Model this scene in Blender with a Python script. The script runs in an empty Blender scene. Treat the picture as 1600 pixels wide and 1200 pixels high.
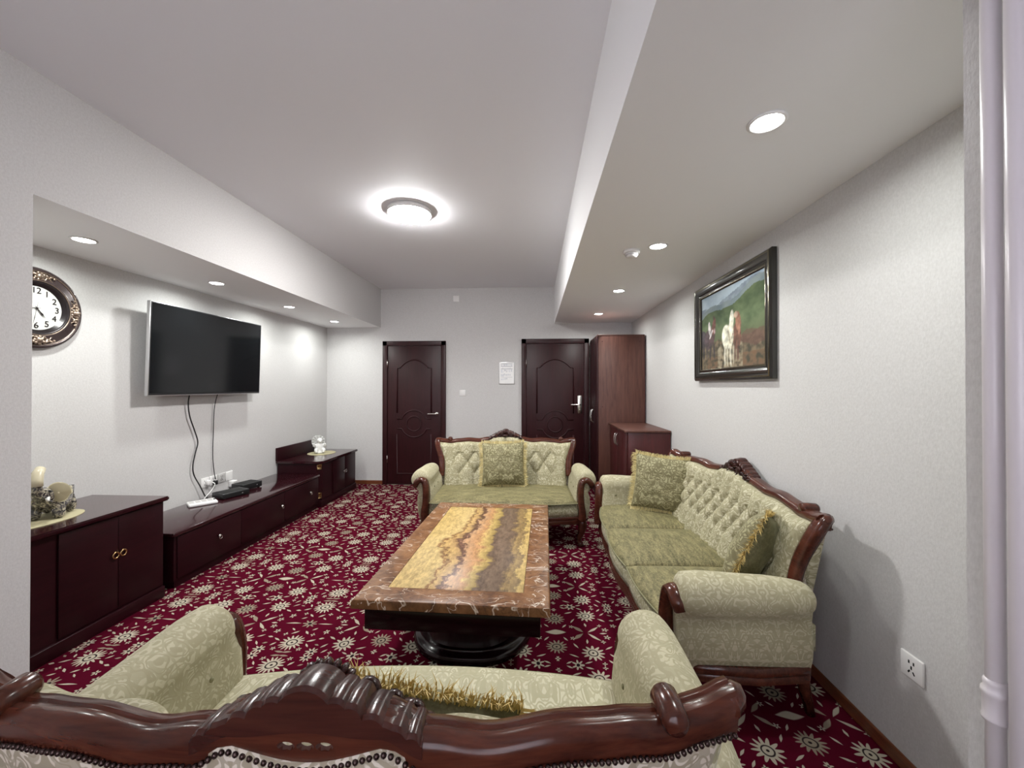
import bpy, bmesh, math, random
import numpy as np
from mathutils import Vector, Matrix, noise as mnoise

random.seed(7)
PI = math.pi
C = bpy.context.scene.collection
SC = bpy.context.scene

# ------------------------------------------------------------------ camera
cam_d = bpy.data.cameras.new('camera')
cam_d.sensor_fit = 'HORIZONTAL'
cam_d.sensor_width = 36.0
cam_d.lens = 36.0 * 630.0 / 1600.0
cam_d.clip_start = 0.02
cam = bpy.data.objects.new('camera', cam_d)
C.objects.link(cam)
cam.location = (0, 0, 1.394)
cam.rotation_euler = (PI / 2 + math.atan(4 / 630.0), 0, math.atan(35 / 630.0))
SC.camera = cam

# ------------------------------------------------------------------ world, exposure
w = bpy.data.worlds.new('world')
SC.world = w
w.use_nodes = True
w.node_tree.nodes['Background'].inputs[0].default_value = (0.86, 0.86, 1.0, 1)
w.node_tree.nodes['Background'].inputs[1].default_value = 0.5
SC.view_settings.view_transform = 'Standard'
SC.view_settings.look = 'None'
SC.view_settings.gamma = 1.0
SC.view_settings.use_curve_mapping = False
SC.view_settings.exposure = 0.93
LAMP_E = 122.0        # ceiling lamp diffuser
DOWN_E = 3.8         # downlight watts
WIN_E = 17.0         # daylight through the window behind the camera

# room numbers
XL, XR, XB, XS = -2.99, 1.345, -2.20, 0.28      # left wall, right wall, left beam face, right soffit face
YB, YF = 5.66, -1.3                              # back wall, window wall behind the camera
ZC, ZBL, ZSR = 2.79, 2.24, 2.28                  # ceiling, left beam underside, right soffit underside
PIER_Y = 1.648

def area(name, loc, rot, sx, sy, watts, col=(1, 1, 1), shape='RECTANGLE', spread=PI):
    d = bpy.data.lights.new(name, 'AREA')
    d.shape = shape; d.size = sx; d.size_y = sy; d.energy = watts; d.color = col; d.spread = spread
    o = bpy.data.objects.new(name, d); C.objects.link(o)
    o.location = loc; o.rotation_euler = rot
    return o

area('daylight', (-0.45, YF - 0.12, 1.55), (PI / 2, 0, 0), 2.0, 1.5, WIN_E, (0.93, 0.90, 1.0))

# ------------------------------------------------------------------ mesh helpers
def link(name, bm, mat, parent=None, smooth=True, mats=None):
    me = bpy.data.meshes.new(name)
    bmesh.ops.recalc_face_normals(bm, faces=bm.faces[:])
    bm.to_mesh(me); bm.free()
    for m in (mats or [mat]):
        me.materials.append(m)
    if smooth:
        me.polygons.foreach_set('use_smooth', [True] * len(me.polygons))
    o = bpy.data.objects.new(name, me)
    C.objects.link(o)
    if parent is not None:
        o.parent = parent
    return o

def sharp(o, ang=40):
    """keep smooth shading but split hard edges"""
    me = o.data
    b = bmesh.new(); b.from_mesh(me)
    for e in b.edges:
        e.smooth = not (len(e.link_faces) == 2 and e.calc_face_angle(0) > math.radians(ang))
    b.to_mesh(me); b.free()
    return o

def tag(o, label=None, cat=None, group=None, kind=None):
    if label: o['label'] = label
    if cat: o['category'] = cat
    if group: o['group'] = group
    if kind: o['kind'] = kind
    return o

def thing(name, label, cat, loc=(0, 0, 0), rz=0, group=None):
    o = bpy.data.objects.new(name, None)
    o.empty_display_size = 0.1
    C.objects.link(o)
    o.location = loc; o.rotation_euler = (0, 0, rz)
    return tag(o, label, cat, group)

def copy_tree(o, parent=None):
    c = o.copy(); C.objects.link(c)
    if parent is not None:
        c.parent = parent
    for ch in list(o.children):
        copy_tree(ch, c)
    return c

def box(bm, x0, x1, y0, y1, z0, z1, bevel=0.0, seg=2):
    vs = [bm.verts.new((x, y, z)) for x in (x0, x1) for y in (y0, y1) for z in (z0, z1)]
    F = [(0, 1, 3, 2), (4, 6, 7, 5), (0, 4, 5, 1), (2, 3, 7, 6), (0, 2, 6, 4), (1, 5, 7, 3)]
    fs = [bm.faces.new([vs[i] for i in f]) for f in F]
    if bevel > 0:
        es = list({e for f in fs for e in f.edges})
        bmesh.ops.bevel(bm, geom=es, offset=bevel, segments=seg, profile=0.5, affect='EDGES')
    return bm

def bx(name, x0, x1, y0, y1, z0, z1, mat, parent=None, bevel=0.0, seg=2):
    o = link(name, box(bmesh.new(), x0, x1, y0, y1, z0, z1, bevel, seg), mat, parent)
    return sharp(o, 50 if bevel == 0 else 60)

def grid(bm, rows, closed_u=False, closed_v=False):
    """rows: list of lists of points"""
    V = [[bm.verts.new(p) for p in r] for r in rows]
    n, m = len(V), len(V[0])
    for i in range(n if closed_u else n - 1):
        for j in range(m if closed_v else m - 1):
            a, b = V[i][j], V[(i + 1) % n][j]
            c, d = V[(i + 1) % n][(j + 1) % m], V[i][(j + 1) % m]
            try:
                bm.faces.new((a, b, c, d))
            except ValueError:
                pass
    return V

def cap(bm, loop):
    try:
        bm.faces.new(loop)
    except ValueError:
        pass

def lathe(bm, prof, n=32, M=None, sx=1.0, sy=1.0, caps=True):
    """prof: list of (r, z); revolved about z"""
    M = M or Matrix.Identity(4)
    rows = []
    for r, z in prof:
        r = max(r, 1e-5)
        rows.append([M @ Vector((sx * r * math.cos(2 * PI * k / n), sy * r * math.sin(2 * PI * k / n), z)) for k in range(n)])
    V = grid(bm, rows, closed_v=True)
    if caps:
        if prof[0][0] > 1e-4: cap(bm, V[0])
        if prof[-1][0] > 1e-4: cap(bm, V[-1])
    return bm

def catmull(pts, n=8):
    P = [Vector(p) for p in pts]
    P = [P[0] * 2 - P[1]] + P + [P[-1] * 2 - P[-2]]
    out = []
    for i in range(1, len(P) - 2):
        for k in range(n):
            t = k / n
            a, b, c, d = P[i - 1], P[i], P[i + 1], P[i + 2]
            out.append(0.5 * ((2 * b) + (c - a) * t + (2 * a - 5 * b + 4 * c - d) * t * t + (3 * b - a - 3 * c + d) * t ** 3))
    out.append(P[-2].copy())
    return out

def tube(bm, pts, r, n=8, closed=False, flat=None, up=Vector((0, 0, 1)), section=None):
    """sweep a circle (or section = list of 2-D points) along pts; r number or list"""
    P = [Vector(p) for p in pts]
    N = len(P)
    rr = r if isinstance(r, (list, tuple)) else [r] * N
    rows = []
    prev = None
    for i, p in enumerate(P):
        if closed:
            t = P[(i + 1) % N] - P[i - 1]
        else:
            t = P[min(i + 1, N - 1)] - P[max(i - 1, 0)]
        if t.length < 1e-9: t = Vector((0, 0, 1))
        t.normalize()
        if prev is None:
            a = up - t * up.dot(t)
            if a.length < 1e-3:
                a = Vector((1, 0, 0)) - t * t.x
        else:
            a = prev - t * prev.dot(t)
        a.normalize(); prev = a
        b = t.cross(a)
        if section:
            rows.append([p + (b * s[0] + a * s[1]) * rr[i] for s in section])
        else:
            f = flat or (1, 1)
            rows.append([p + (b * math.cos(2 * PI * k / n) * f[0] + a * math.sin(2 * PI * k / n) * f[1]) * rr[i] for k in range(n)])
    V = grid(bm, rows, closed_u=closed, closed_v=True)
    if not closed:
        cap(bm, V[0]); cap(bm, V[-1])
    return bm

def ball(bm, c, r, M=None, n=10, m=6):
    """ellipsoid centre c radii r=(rx,ry,rz)"""
    if not isinstance(r, (list, tuple)): r = (r, r, r)
    M = M or Matrix.Identity(3)
    c = Vector(c)
    top = bm.verts.new(c + M @ Vector((0, 0, r[2]))); bot = bm.verts.new(c + M @ Vector((0, 0, -r[2])))
    R = []
    for i in range(1, m):
        th = PI * i / m
        R.append([bm.verts.new(c + M @ Vector((r[0] * math.sin(th) * math.cos(2 * PI * k / n), r[1] * math.sin(th) * math.sin(2 * PI * k / n), r[2] * math.cos(th)))) for k in range(n)])
    for k in range(n):
        bm.faces.new((top, R[0][k], R[0][(k + 1) % n]))
        bm.faces.new((bot, R[-1][(k + 1) % n], R[-1][k]))
        for i in range(m - 2):
            bm.faces.new((R[i][k], R[i + 1][k], R[i + 1][(k + 1) % n], R[i][(k + 1) % n]))
    return bm

def ip(tab, x):
    """smooth interpolation through a table of (x, y)"""
    if x <= tab[0][0]: return tab[0][1]
    for (a, fa), (b, fb) in zip(tab, tab[1:]):
        if x <= b:
            t = (x - a) / (b - a); t = t * t * (3 - 2 * t)
            return fa + (fb - fa) * t
    return tab[-1][1]

# ------------------------------------------------------------------ material helpers
class Mat:
    def __init__(s, name):
        s.m = bpy.data.materials.new(name); s.m.use_nodes = True
        s.t = s.m.node_tree; s.n = s.t.nodes; s.l = s.t.links
        s.b = s.n['Principled BSDF']
    def node(s, typ, **kw):
        n = s.n.new(typ)
        for k, v in kw.items(): setattr(n, k, v)
        return n
    def set(s, sock, v):
        if hasattr(v, 'is_output'): s.l.new(v, sock)
        elif v is not None: sock.default_value = v
    def math(s, op, a, b=None, c=None, clamp=False):
        n = s.node('ShaderNodeMath', operation=op); n.use_clamp = clamp
        s.set(n.inputs[0], a)
        if b is not None: s.set(n.inputs[1], b)
        if c is not None: s.set(n.inputs[2], c)
        return n.outputs[0]
    def coord(s, which='Object'):
        return s.node('ShaderNodeTexCoord').outputs[which]
    def sep(s, v):
        n = s.node('ShaderNodeSeparateXYZ'); s.l.new(v, n.inputs[0]); return n.outputs
    def comb(s, x, y, z=0.0):
        n = s.node('ShaderNodeCombineXYZ')
        for i, v in enumerate((x, y, z)): s.set(n.inputs[i], v)
        return n.outputs[0]
    def mapping(s, v, scale=(1, 1, 1), rot=(0, 0, 0), loc=(0, 0, 0)):
        n = s.node('ShaderNodeMapping'); s.l.new(v, n.inputs[0])
        n.inputs['Scale'].default_value = scale; n.inputs['Rotation'].default_value = rot; n.inputs['Location'].default_value = loc
        return n.outputs[0]
    def noise(s, v, scale, detail=2.0, rough=0.5, dist=0.0, out=0):
        n = s.node('ShaderNodeTexNoise'); s.l.new(v, n.inputs['Vector'])
        n.inputs['Scale'].default_value = scale; n.inputs['Detail'].default_value = detail
        n.inputs['Roughness'].default_value = rough; n.inputs['Distortion'].default_value = dist
        return n.outputs[out]
    def ramp(s, f, stops, interp='LINEAR'):
        n = s.node('ShaderNodeValToRGB'); s.set(n.inputs[0], f)
        cr = n.color_ramp; cr.interpolation = interp
        while len(cr.elements) < len(stops): cr.elements.new(0.5)
        for e, (p, c) in zip(cr.elements, stops):
            e.position = p; e.color = (*c, 1) if len(c) == 3 else c
        return n.outputs[0]
    def mix(s, f, a, b, blend='MIX'):
        n = s.node('ShaderNodeMix', data_type='RGBA', blend_type=blend)
        s.set(n.inputs[0], f)
        for i, v in ((6, a), (7, b)):
            s.set(n.inputs[i], (*v, 1) if isinstance(v, tuple) and len(v) == 3 else v)
        return n.outputs[2]
    def bump(s, h, strength=0.3, dist=0.01):
        n = s.node('ShaderNodeBump'); s.l.new(h, n.inputs['Height'])
        n.inputs['Strength'].default_value = strength; n.inputs['Distance'].default_value = dist
        s.l.new(n.outputs[0], s.b.inputs['Normal'])
    def P(s, **kw):
        for k, v in kw.items():
            k = k.replace('_', ' ')
            if isinstance(v, tuple) and len(v) == 3: v = (*v, 1)
            s.set(s.b.inputs[k], v)
        return s

def lin(r, g, b):
    f = lambda c: (c / 255 / 12.92) if c / 255 <= 0.04045 else ((c / 255 + 0.055) / 1.055) ** 2.4
    return (f(r), f(g), f(b))

def plain(name, col, rough=0.5, metal=0.0, **kw):
    m = Mat(name); m.P(Base_Color=col, Roughness=rough, Metallic=metal, **kw)
    return m.m

def emit(name, col, e):
    m = Mat(name); m.P(Base_Color=(0.9, 0.9, 0.9), Emission_Color=col, Emission_Strength=e)
    return m.m

def mat_wallpaper():
    m = Mat('wallpaper'); v = m.coord('Object')
    n = m.noise(v, 95, 3, 0.6)
    n2 = m.noise(m.mapping(v, (1, 1, 0.35)), 260, 1)
    f = m.math('MULTIPLY_ADD', n, 0.6, m.math('MULTIPLY', n2, 0.4))
    col = m.ramp(f, [(0.35, (0.555, 0.545, 0.540)), (0.65, (0.630, 0.622, 0.617))])
    m.P(Base_Color=col, Roughness=0.75); m.bump(f, 0.22, 0.004)
    return m.m

def mat_paint(name, col):
    m = Mat(name); n = m.noise(m.coord('Object'), 40, 3)
    m.P(Base_Color=col, Roughness=0.7); m.bump(n, 0.04, 0.003)
    return m.m

def mat_wood(name, c0, c1, axis=0, rough=0.18, coat=0.4, scale=1.0, bump=0.02, spec=0.4):
    m = Mat(name); v = m.coord('Object')
    sc = [14, 14, 14]; sc[axis] = 1.2
    mv = m.mapping(v, tuple(k * scale for k in sc))
    n = m.noise(mv, 2.2, 5, 0.62, 0.6)
    n2 = m.noise(mv, 9, 2, 0.5, 0.2)
    f = m.math('MULTIPLY_ADD', n2, 0.3, m.math('MULTIPLY', n, 0.7))
    m.P(Base_Color=m.ramp(f, [(0.36, c0), (0.64, c1)]), Roughness=rough, Coat_Weight=coat, Coat_Roughness=0.08)
    m.b.inputs['Specular IOR Level'].default_value = spec
    m.bump(f, bump, 0.002)
    return m.m

def mat_damask(name, light, dark, mix_amt=1.0, tile=0.085, rough=0.7, plane='XZ'):
    """mirrored scrolls woven into a velvet ground"""
    m = Mat(name); v = m.coord('Object')
    x, y, z = m.sep(v)
    if plane == 'XZ':
        u = m.math('PINGPONG', m.math('ADD', x, 10.0), tile)
        p = m.comb(u, m.math('MULTIPLY', y, 0.6), z)
    else:
        u = m.math('PINGPONG', m.math('ADD', y, 10.0), tile)
        p = m.comb(x, u, z)
    n = m.noise(p, 21.0, 0.0, 0.5, 0.8)
    n2 = m.noise(p, 34.0, 0.0, 0.5, 0.6)
    s1 = m.math('SINE', m.math('MULTIPLY', n, 34.0))
    s2 = m.math('SINE', m.math('MULTIPLY', n2, 17.0))
    a = m.math('MULTIPLY_ADD', s1, 2.2, 0.10, clamp=True)
    b = m.math('MULTIPLY_ADD', s2, 2.0, 0.1, clamp=True)
    f = m.math('MULTIPLY', m.math('MAXIMUM', a, m.math('MULTIPLY', b, 0.8)), mix_amt)
    grain = m.noise(v, 420, 2)
    patch = m.noise(v, 6.0, 2)
    col = m.mix(f, light, dark)
    col = m.mix(m.math('MULTIPLY_ADD', patch, 0.9, -0.25, clamp=True), col, m.mix(f, tuple(k * 0.72 for k in light), tuple(k * 0.8 for k in dark)))
    m.P(Base_Color=col, Roughness=rough, Sheen_Weight=0.35, Sheen_Roughness=0.4)
    m.l.new(m.mix(0.5, col, (0.9, 0.9, 0.7)), m.b.inputs['Sheen Tint'])
    m.bump(m.math('MULTIPLY_ADD', grain, 0.25, m.math('MULTIPLY', f, -0.5)), 0.25, 0.003)
    return m.m

def mat_seat(name, c0, c1):
    m = Mat(name); v = m.coord('Object')
    n = m.noise(m.mapping(v, (2.2, 9, 4)), 5, 5, 0.7, 0.5)
    n2 = m.noise(m.mapping(v, (22, 30, 20)), 4, 2, 0.6, 1.2)
    f = m.math('MULTIPLY_ADD', n2, 0.45, m.math('MULTIPLY', n, 0.55))
    col = m.ramp(f, [(0.38, c0), (0.50, tuple((a + b) / 2.2 for a, b in zip(c0, c1))), (0.62, c1)])
    m.P(Base_Color=col, Roughness=0.7, Sheen_Weight=0.3, Sheen_Roughness=0.4)
    m.b.inputs['Sheen Tint'].default_value = (0.8, 0.8, 0.5, 1)
    m.bump(f, 0.15, 0.004)
    return m.m

def mat_carpet():
    m = Mat('carpet'); v = m.coord('Object')
    wv = m.noise(v, 9.0, 1, out=1)
    vm = m.node('ShaderNodeVectorMath', operation='MULTIPLY_ADD')
    m.l.new(wv, vm.inputs[0]); vm.inputs[1].default_value = (0.022, 0.022, 0); m.l.new(v, vm.inputs[2])
    x, y, z = m.sep(vm.outputs[0])
    u = m.math('PINGPONG', m.math('ADD', x, 1.80 - 0.011 + 9.6), 0.48)
    q = m.math('PINGPONG', m.math('ADD', y, -2.31 - 0.011 + 5.3), 0.265)
    def rel(cx, cy, rot=0):
        dx = m.math('SUBTRACT', u, cx); dy = m.math('SUBTRACT', q, cy)
        if rot:
            c, s_ = math.cos(rot), math.sin(rot)
            return (m.math('MULTIPLY_ADD', dx, c, m.math('MULTIPLY', dy, s_)), m.math('MULTIPLY_ADD', dy, c, m.math('MULTIPLY', dx, -s_)))
        return dx, dy
    def flower(cx, cy, R, n, amp=0.22, ph=0.0):
        dx, dy = rel(cx, cy)
        r = m.math('SQRT', m.math('ADD', m.math('MULTIPLY', dx, dx), m.math('MULTIPLY', dy, dy)))
        a = m.math('ARCTAN2', dy, dx)
        e = m.math('MULTIPLY_ADD', m.math('COSINE', m.math('MULTIPLY_ADD', a, float(n), ph)), amp * R, R * (1 - amp))
        return m.math('MULTIPLY', m.math('SUBTRACT', e, r), 1.0 / 0.004, clamp=True), r, a
    def ringm(r, r0, r1):
        d = m.math('SUBTRACT', (r1 - r0) / 2, m.math('ABSOLUTE', m.math('SUBTRACT', r, (r0 + r1) / 2)))
        return m.math('MULTIPLY', d, 1 / 0.003, clamp=True)
    def leaf(cx, cy, rx, ry, rot=0):
        dx, dy = rel(cx, cy, rot)
        d = m.math('ADD', m.math('POWER', m.math('ABSOLUTE', m.math('DIVIDE', dx, rx)), 1.5), m.math('ABSOLUTE', m.math('DIVIDE', dy, ry)))
        return m.math('MULTIPLY_ADD', d, -4.0, 4.0, clamp=True)
    cream = None; dim = None; dark = None
    mx = lambda a, b: b if a is None else m.math('MAXIMUM', a, b)
    for cx, cy, R, n, d in ((0.0, 0.13, 0.060, 14, 1), (0.19, 0.172, 0.062, 12, 0), (0.48, 0.175, 0.066, 16, 0)):
        f, r, a = flower(cx, cy, R, n)
        if d: dim = mx(dim, f)
        else: cream = mx(cream, f)
        dark = mx(dark, ringm(r, R * 0.30, R * 0.45))
        dark = mx(dark, m.math('MULTIPLY', m.math('SUBTRACT', R * 0.12, r), 1 / 0.002, clamp=True))
    for cx, cy, R, n, d in ((0.48, 0.0, 0.044, 8, 1), (0.335, 0.240, 0.034, 8, 0), (0.10, 0.262, 0.036, 7, 0)):
        f, r, a = flower(cx, cy, R, n, 0.3)
        if d: dim = mx(dim, f)
        else: cream = mx(cream, f)
        dark = mx(dark, m.math('MULTIPLY', m.math('SUBTRACT', R * 0.28, r), 1 / 0.002, clamp=True))
    for cx, cy, R, n in ((0.285, 0.035, 0.021, 5), (0.335, 0.075, 0.021, 5), (0.255, 0.075, 0.015, 4), (0.09, 0.055, 0.017, 5), (0.405, 0.10, 0.016, 4), (0.0, 0.225, 0.018, 5), (0.41, 0.225, 0.017, 5), (0.235, 0.25, 0.015, 4)):
        f, r, a = flower(cx, cy, R, n, 0.3)
        cream = mx(cream, f)
        dark = mx(dark, m.math('MULTIPLY', m.math('SUBTRACT', R * 0.27, r), 1 / 0.002, clamp=True))
    for cx, cy, rx, ry, ro, d in ((0.215, 0.035, 0.048, 0.010, 0.75, 0), (0.125, 0.035, 0.046, 0.013, -0.75, 1), (0.0, 0.0, 0.062, 0.024, 0, 0),
                                  (0.27, 0.0, 0.022, 0.008, 0, 0), (0.385, 0.0, 0.05, 0.006, 0, 0), (0.17, 0.075, 0.007, 0.020, 0.1, 0),
                                  (0.105, 0.115, 0.026, 0.006, 1.0, 0), (0.275, 0.125, 0.026, 0.007, -0.6, 0), (0.29, 0.19, 0.025, 0.006, 0.8, 0),
                                  (0.385, 0.15, 0.026, 0.007, 0.5, 0), (0.385, 0.19, 0.020, 0.006, -0.9, 0), (0.085, 0.20, 0.028, 0.006, 0.4, 0),
                                  (0.155, 0.245, 0.022, 0.006, -0.4, 0), (0.27, 0.235, 0.022, 0.006, 0.9, 0), (0.05, 0.06, 0.022, 0.006, 0.9, 0),
                                  (0.45, 0.085, 0.022, 0.007, -0.7, 0), (0.335, 0.13, 0.017, 0.008, 0.2, 0), (0.42, 0.055, 0.020, 0.006, 0.6, 0),
                                  (0.335, 0.185, 0.016, 0.007, -0.4, 1), (0.46, 0.25, 0.030, 0.008, 0.1, 1), (0.055, 0.25, 0.02, 0.006, -0.5, 0)):
        f = leaf(cx, cy, rx, ry, ro)
        if d: dim = mx(dim, f)
        else: cream = mx(cream, f)
    big = m.noise(v, 3.0, 2)
    red = m.mix(big, (0.088, 0.0050, 0.017), (0.128, 0.0072, 0.023))
    col = m.mix(dim, red, (0.37, 0.30, 0.225))
    col = m.mix(cream, col, (0.62, 0.55, 0.43))
    col = m.mix(dark, col, (0.030, 0.018, 0.022))
    pile = m.noise(v, 520, 2, 0.7)
    col = m.mix(m.math('MULTIPLY', pile, 0.5), col, (0.02, 0.008, 0.01), 'MULTIPLY')
    m.P(Base_Color=col, Roughness=1.0)
    m.b.inputs['Specular IOR Level'].default_value = 0.0
    m.bump(pile, 0.5, 0.006)
    return m.m

def mat_onyx():
    m = Mat('onyx_panel'); v = m.coord('Object')
    x, y, z = m.sep(v)
    big = m.noise(m.mapping(v, (0.6, 1, 1), loc=(3.1, 1.7, 0)), 1.9, 3, 0.55, 0.4)
    mid = m.noise(m.mapping(v, (1, 2.2, 1)), 6.5, 4, 0.6, 0.5)
    fine = m.noise(m.mapping(v, (4, 1.5, 1)), 14, 4, 0.65)
    f0 = m.math('MULTIPLY_ADD', x, 1.60, 0.52)
    g1 = m.math('POWER', 2.718, m.math('MULTIPLY', m.math('POWER', m.math('ABSOLUTE', m.math('DIVIDE', m.math('ADD', y, 0.13), 0.21)), 1.3), -1.0))
    k1 = m.math('MULTIPLY', m.math('SUBTRACT', 0.66, f0), 2.2, clamp=True)
    f = m.math('MULTIPLY_ADD', m.math('MULTIPLY', g1, k1), 0.17, f0)
    f = m.math('ADD', f, m.math('MULTIPLY_ADD', big, 0.30, -0.15))
    f = m.math('ADD', f, m.math('MULTIPLY_ADD', mid, 0.20, -0.10))
    f = m.math('ADD', f, m.math('MULTIPLY_ADD', fine, 0.09, -0.045))
    Y, Y2, B, O, Pp = (0.66, 0.47, 0.17), (0.72, 0.54, 0.24), (0.17, 0.075, 0.03), (0.58, 0.31, 0.14), (0.17, 0.11, 0.075)
    col = m.ramp(f, [(0.0, Y), (0.335, Y2), (0.365, (0.25, 0.11, 0.04)), (0.385, (0.62, 0.42, 0.16)), (0.43, (0.58, 0.37, 0.16)), (0.455, (0.13, 0.06, 0.035)), (0.478, (0.22, 0.11, 0.07)), (0.50, (0.62, 0.38, 0.21)),
                     (0.58, O), (0.63, (0.64, 0.46, 0.17)), (0.675, (0.46, 0.33, 0.11)), (0.70, Pp), (0.78, (0.24, 0.165, 0.115)), (0.86, (0.19, 0.125, 0.085)), (0.92, (0.40, 0.27, 0.11)), (0.97, (0.30, 0.20, 0.09)), (1.0, Y)])
    speck = m.ramp(fine, [(0.35, (0.56, 0.53, 0.50)), (0.65, (0.98, 0.96, 0.92))])
    col = m.mix(1.0, col, speck, 'MULTIPLY')
    m.P(Base_Color=col, Roughness=0.42)
    m.b.inputs['Specular IOR Level'].default_value = 0.3
    return m.m

def mat_marble():
    m = Mat('brown_marble'); v = m.coord('Object')
    n = m.noise(v, 5, 6, 0.65, 0.8)
    n3 = m.noise(v, 22, 4, 0.7, 0.5)
    base = m.ramp(m.math('MULTIPLY_ADD', n3, 0.4, m.math('MULTIPLY', n, 0.6)), [(0.36, (0.095, 0.038, 0.015)), (0.5, (0.205, 0.092, 0.038)), (0.66, (0.33, 0.170, 0.078))])
    def vein(sc, seed, wd):
        mv = m.mapping(v, (1, 1.8, 1), rot=(0, 0, seed), loc=(seed, seed * 2, seed))
        nn = m.noise(mv, sc, 3, 0.55, 0.9)
        return m.math('MULTIPLY_ADD', m.math('ABSOLUTE', m.math('SUBTRACT', nn, 0.5)), -1.0 / wd, 1.0, clamp=True)
    gate = m.math('MULTIPLY_ADD', m.noise(v, 9, 1), 7.0, -2.6, clamp=True)
    wv = m.math('MULTIPLY', vein(7.5, 1.3, 0.016), gate)
    dv = m.math('MULTIPLY', vein(6, 2.6, 0.014), 0.55)
    col = m.mix(dv, base, (0.035, 0.014, 0.010))
    col = m.mix(wv, col, (0.72, 0.62, 0.52))
    m.P(Base_Color=col, Roughness=0.38)
    m.b.inputs['Specular IOR Level'].default_value = 0.3
    return m.m

def mat_vcol(name, rough=0.5, coat=0.0):
    m = Mat(name); a = m.node('ShaderNodeVertexColor'); a.layer_name = 'Col'
    m.P(Base_Color=a.outputs[0], Roughness=rough, Coat_Weight=coat)
    return m.m

def mat_stone(name):
    """grey and cream mother-of-pearl mosaic"""
    m = Mat(name); v = m.coord('Object')
    n = m.noise(v, 38, 3, 0.6, 1.5)
    m.P(Base_Color=m.ramp(n, [(0.40, (0.02, 0.018, 0.02)), (0.50, (0.11, 0.10, 0.10)), (0.58, (0.40, 0.36, 0.26)), (0.7, (0.6, 0.56, 0.45))]), Roughness=0.2, Coat_Weight=0.5)
    return m.m

M = {}
M['wall'] = mat_wallpaper()
M['ceil'] = mat_paint('ceiling_paint', (0.83, 0.835, 0.87))
M['soffit'] = mat_paint('soffit_paint', (0.86, 0.865, 0.875))
M['carpet'] = mat_carpet()
M['skirt'] = mat_wood('skirting_wood', (0.10, 0.028, 0.012), (0.19, 0.06, 0.025), 0, 0.3)
M['skirt_y'] = mat_wood('skirting_wood_side', (0.10, 0.028, 0.012), (0.19, 0.06, 0.025), 1, 0.3)
M['maroon'] = mat_wood('maroon_lacquer', (0.0165, 0.0028, 0.0048), (0.024, 0.004, 0.0065), 1, 0.36, 0.0, spec=0.18)
M['maroon_top'] = mat_wood('maroon_lacquer_top', (0.022, 0.004, 0.006), (0.032, 0.0055, 0.009), 1, 0.13, 0.5)
M['table_wood'] = mat_wood('table_lacquer', (0.009, 0.002, 0.0035), (0.014, 0.003, 0.005), 0, 0.2, 0.1)
M['door'] = mat_wood('door_wood', (0.020, 0.004, 0.005), (0.034, 0.006, 0.008), 2, 0.42, 0.0, spec=0.3)
M['ward'] = mat_wood('wardrobe_wood', (0.072, 0.027, 0.020), (0.125, 0.050, 0.036), 2, 0.42, 0.0)
M['cab'] = mat_wood('cabinet_wood', (0.052, 0.0095, 0.010), (0.075, 0.014, 0.014), 2, 0.36, 0.0)
M['mahog'] = mat_wood('mahogany', (0.040, 0.0110, 0.0070), (0.098, 0.027, 0.015), 0, 0.20, 0.0)
M['leaf'] = mat_wood('dark_carved_mahogany', (0.020, 0.0065, 0.006), (0.046, 0.013, 0.010), 0, 0.24, 0.0)
M['slot_wood'] = plain('recess_wood', (0.060, 0.020, 0.012), 0.75)
M['carve'] = mat_wood('carved_mahogany', (0.030, 0.009, 0.007), (0.064, 0.019, 0.013), 0, 0.24, 0.0)
M['damask'] = mat_damask('sage_damask_velvet', (0.54, 0.505, 0.355), (0.315, 0.288, 0.170))
M['damask_arm'] = mat_damask('sage_damask_velvet_arm', (0.51, 0.475, 0.325), (0.345, 0.312, 0.190), 0.85, plane='YZ')
M['damask_pile_sheen'] = mat_damask('seat_velvet_pile_sheen', (0.60, 0.57, 0.41), (0.42, 0.39, 0.25))  # seat velvet with the pile's pale sheen put into the base colour
M['damask_back'] = mat_damask('cream_damask_velvet', (0.66, 0.60, 0.50), (0.33, 0.285, 0.20))
M['seat'] = mat_seat('olive_velvet', (0.064, 0.055, 0.017), (0.29, 0.252, 0.115))  # dark nap and lighter streaks of the pile's sheen, put into the colour
M['pillow'] = mat_damask('pillow_damask', (0.36, 0.335, 0.19), (0.155, 0.135, 0.062), 1.0, 0.075)
M['pillow_back'] = mat_seat('pillow_plain_velvet', (0.085, 0.078, 0.030), (0.17, 0.155, 0.075))
M['fringe'] = plain('gold_fringe', (0.55, 0.40, 0.13), 0.6)
M['fringe2'] = plain('pale_fringe', (0.66, 0.56, 0.27), 0.6)
M['button'] = plain('button_velvet', (0.20, 0.19, 0.10), 0.7)
M['nail'] = plain('bronze_nail', (0.055, 0.032, 0.028), 0.22, 0.6)
M['onyx'] = mat_onyx(); M['marble'] = mat_marble()
M['black'] = plain('black_plastic', (0.010, 0.010, 0.011), 0.35)
M['screen'] = plain('screen_glass', (0.006, 0.007, 0.008), 0.10, 0.0)
M['silver'] = plain('silver_plastic', (0.55, 0.55, 0.56), 0.3, 0.7)
M['chrome'] = plain('brushed_steel', (0.62, 0.60, 0.57), 0.22, 1.0)
M['brass'] = plain('brass', (0.62, 0.42, 0.20), 0.25, 1.0)
M['white'] = plain('white_plastic', (0.80, 0.79, 0.78), 0.35)
M['offwhite'] = plain('grey_white_plastic', (0.52, 0.51, 0.50), 0.4)
M['pipe'] = plain('white_gloss_paint', (0.66, 0.62, 0.64), 0.3)
M['porcelain'] = plain('porcelain', (0.82, 0.82, 0.80), 0.15, 0.0, Coat_Weight=0.5)
M['ivory'] = plain('ivory_shell', (0.62, 0.56, 0.40), 0.25, 0.0, Coat_Weight=0.4)
M['stone'] = mat_stone('pearl_mosaic')
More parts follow.
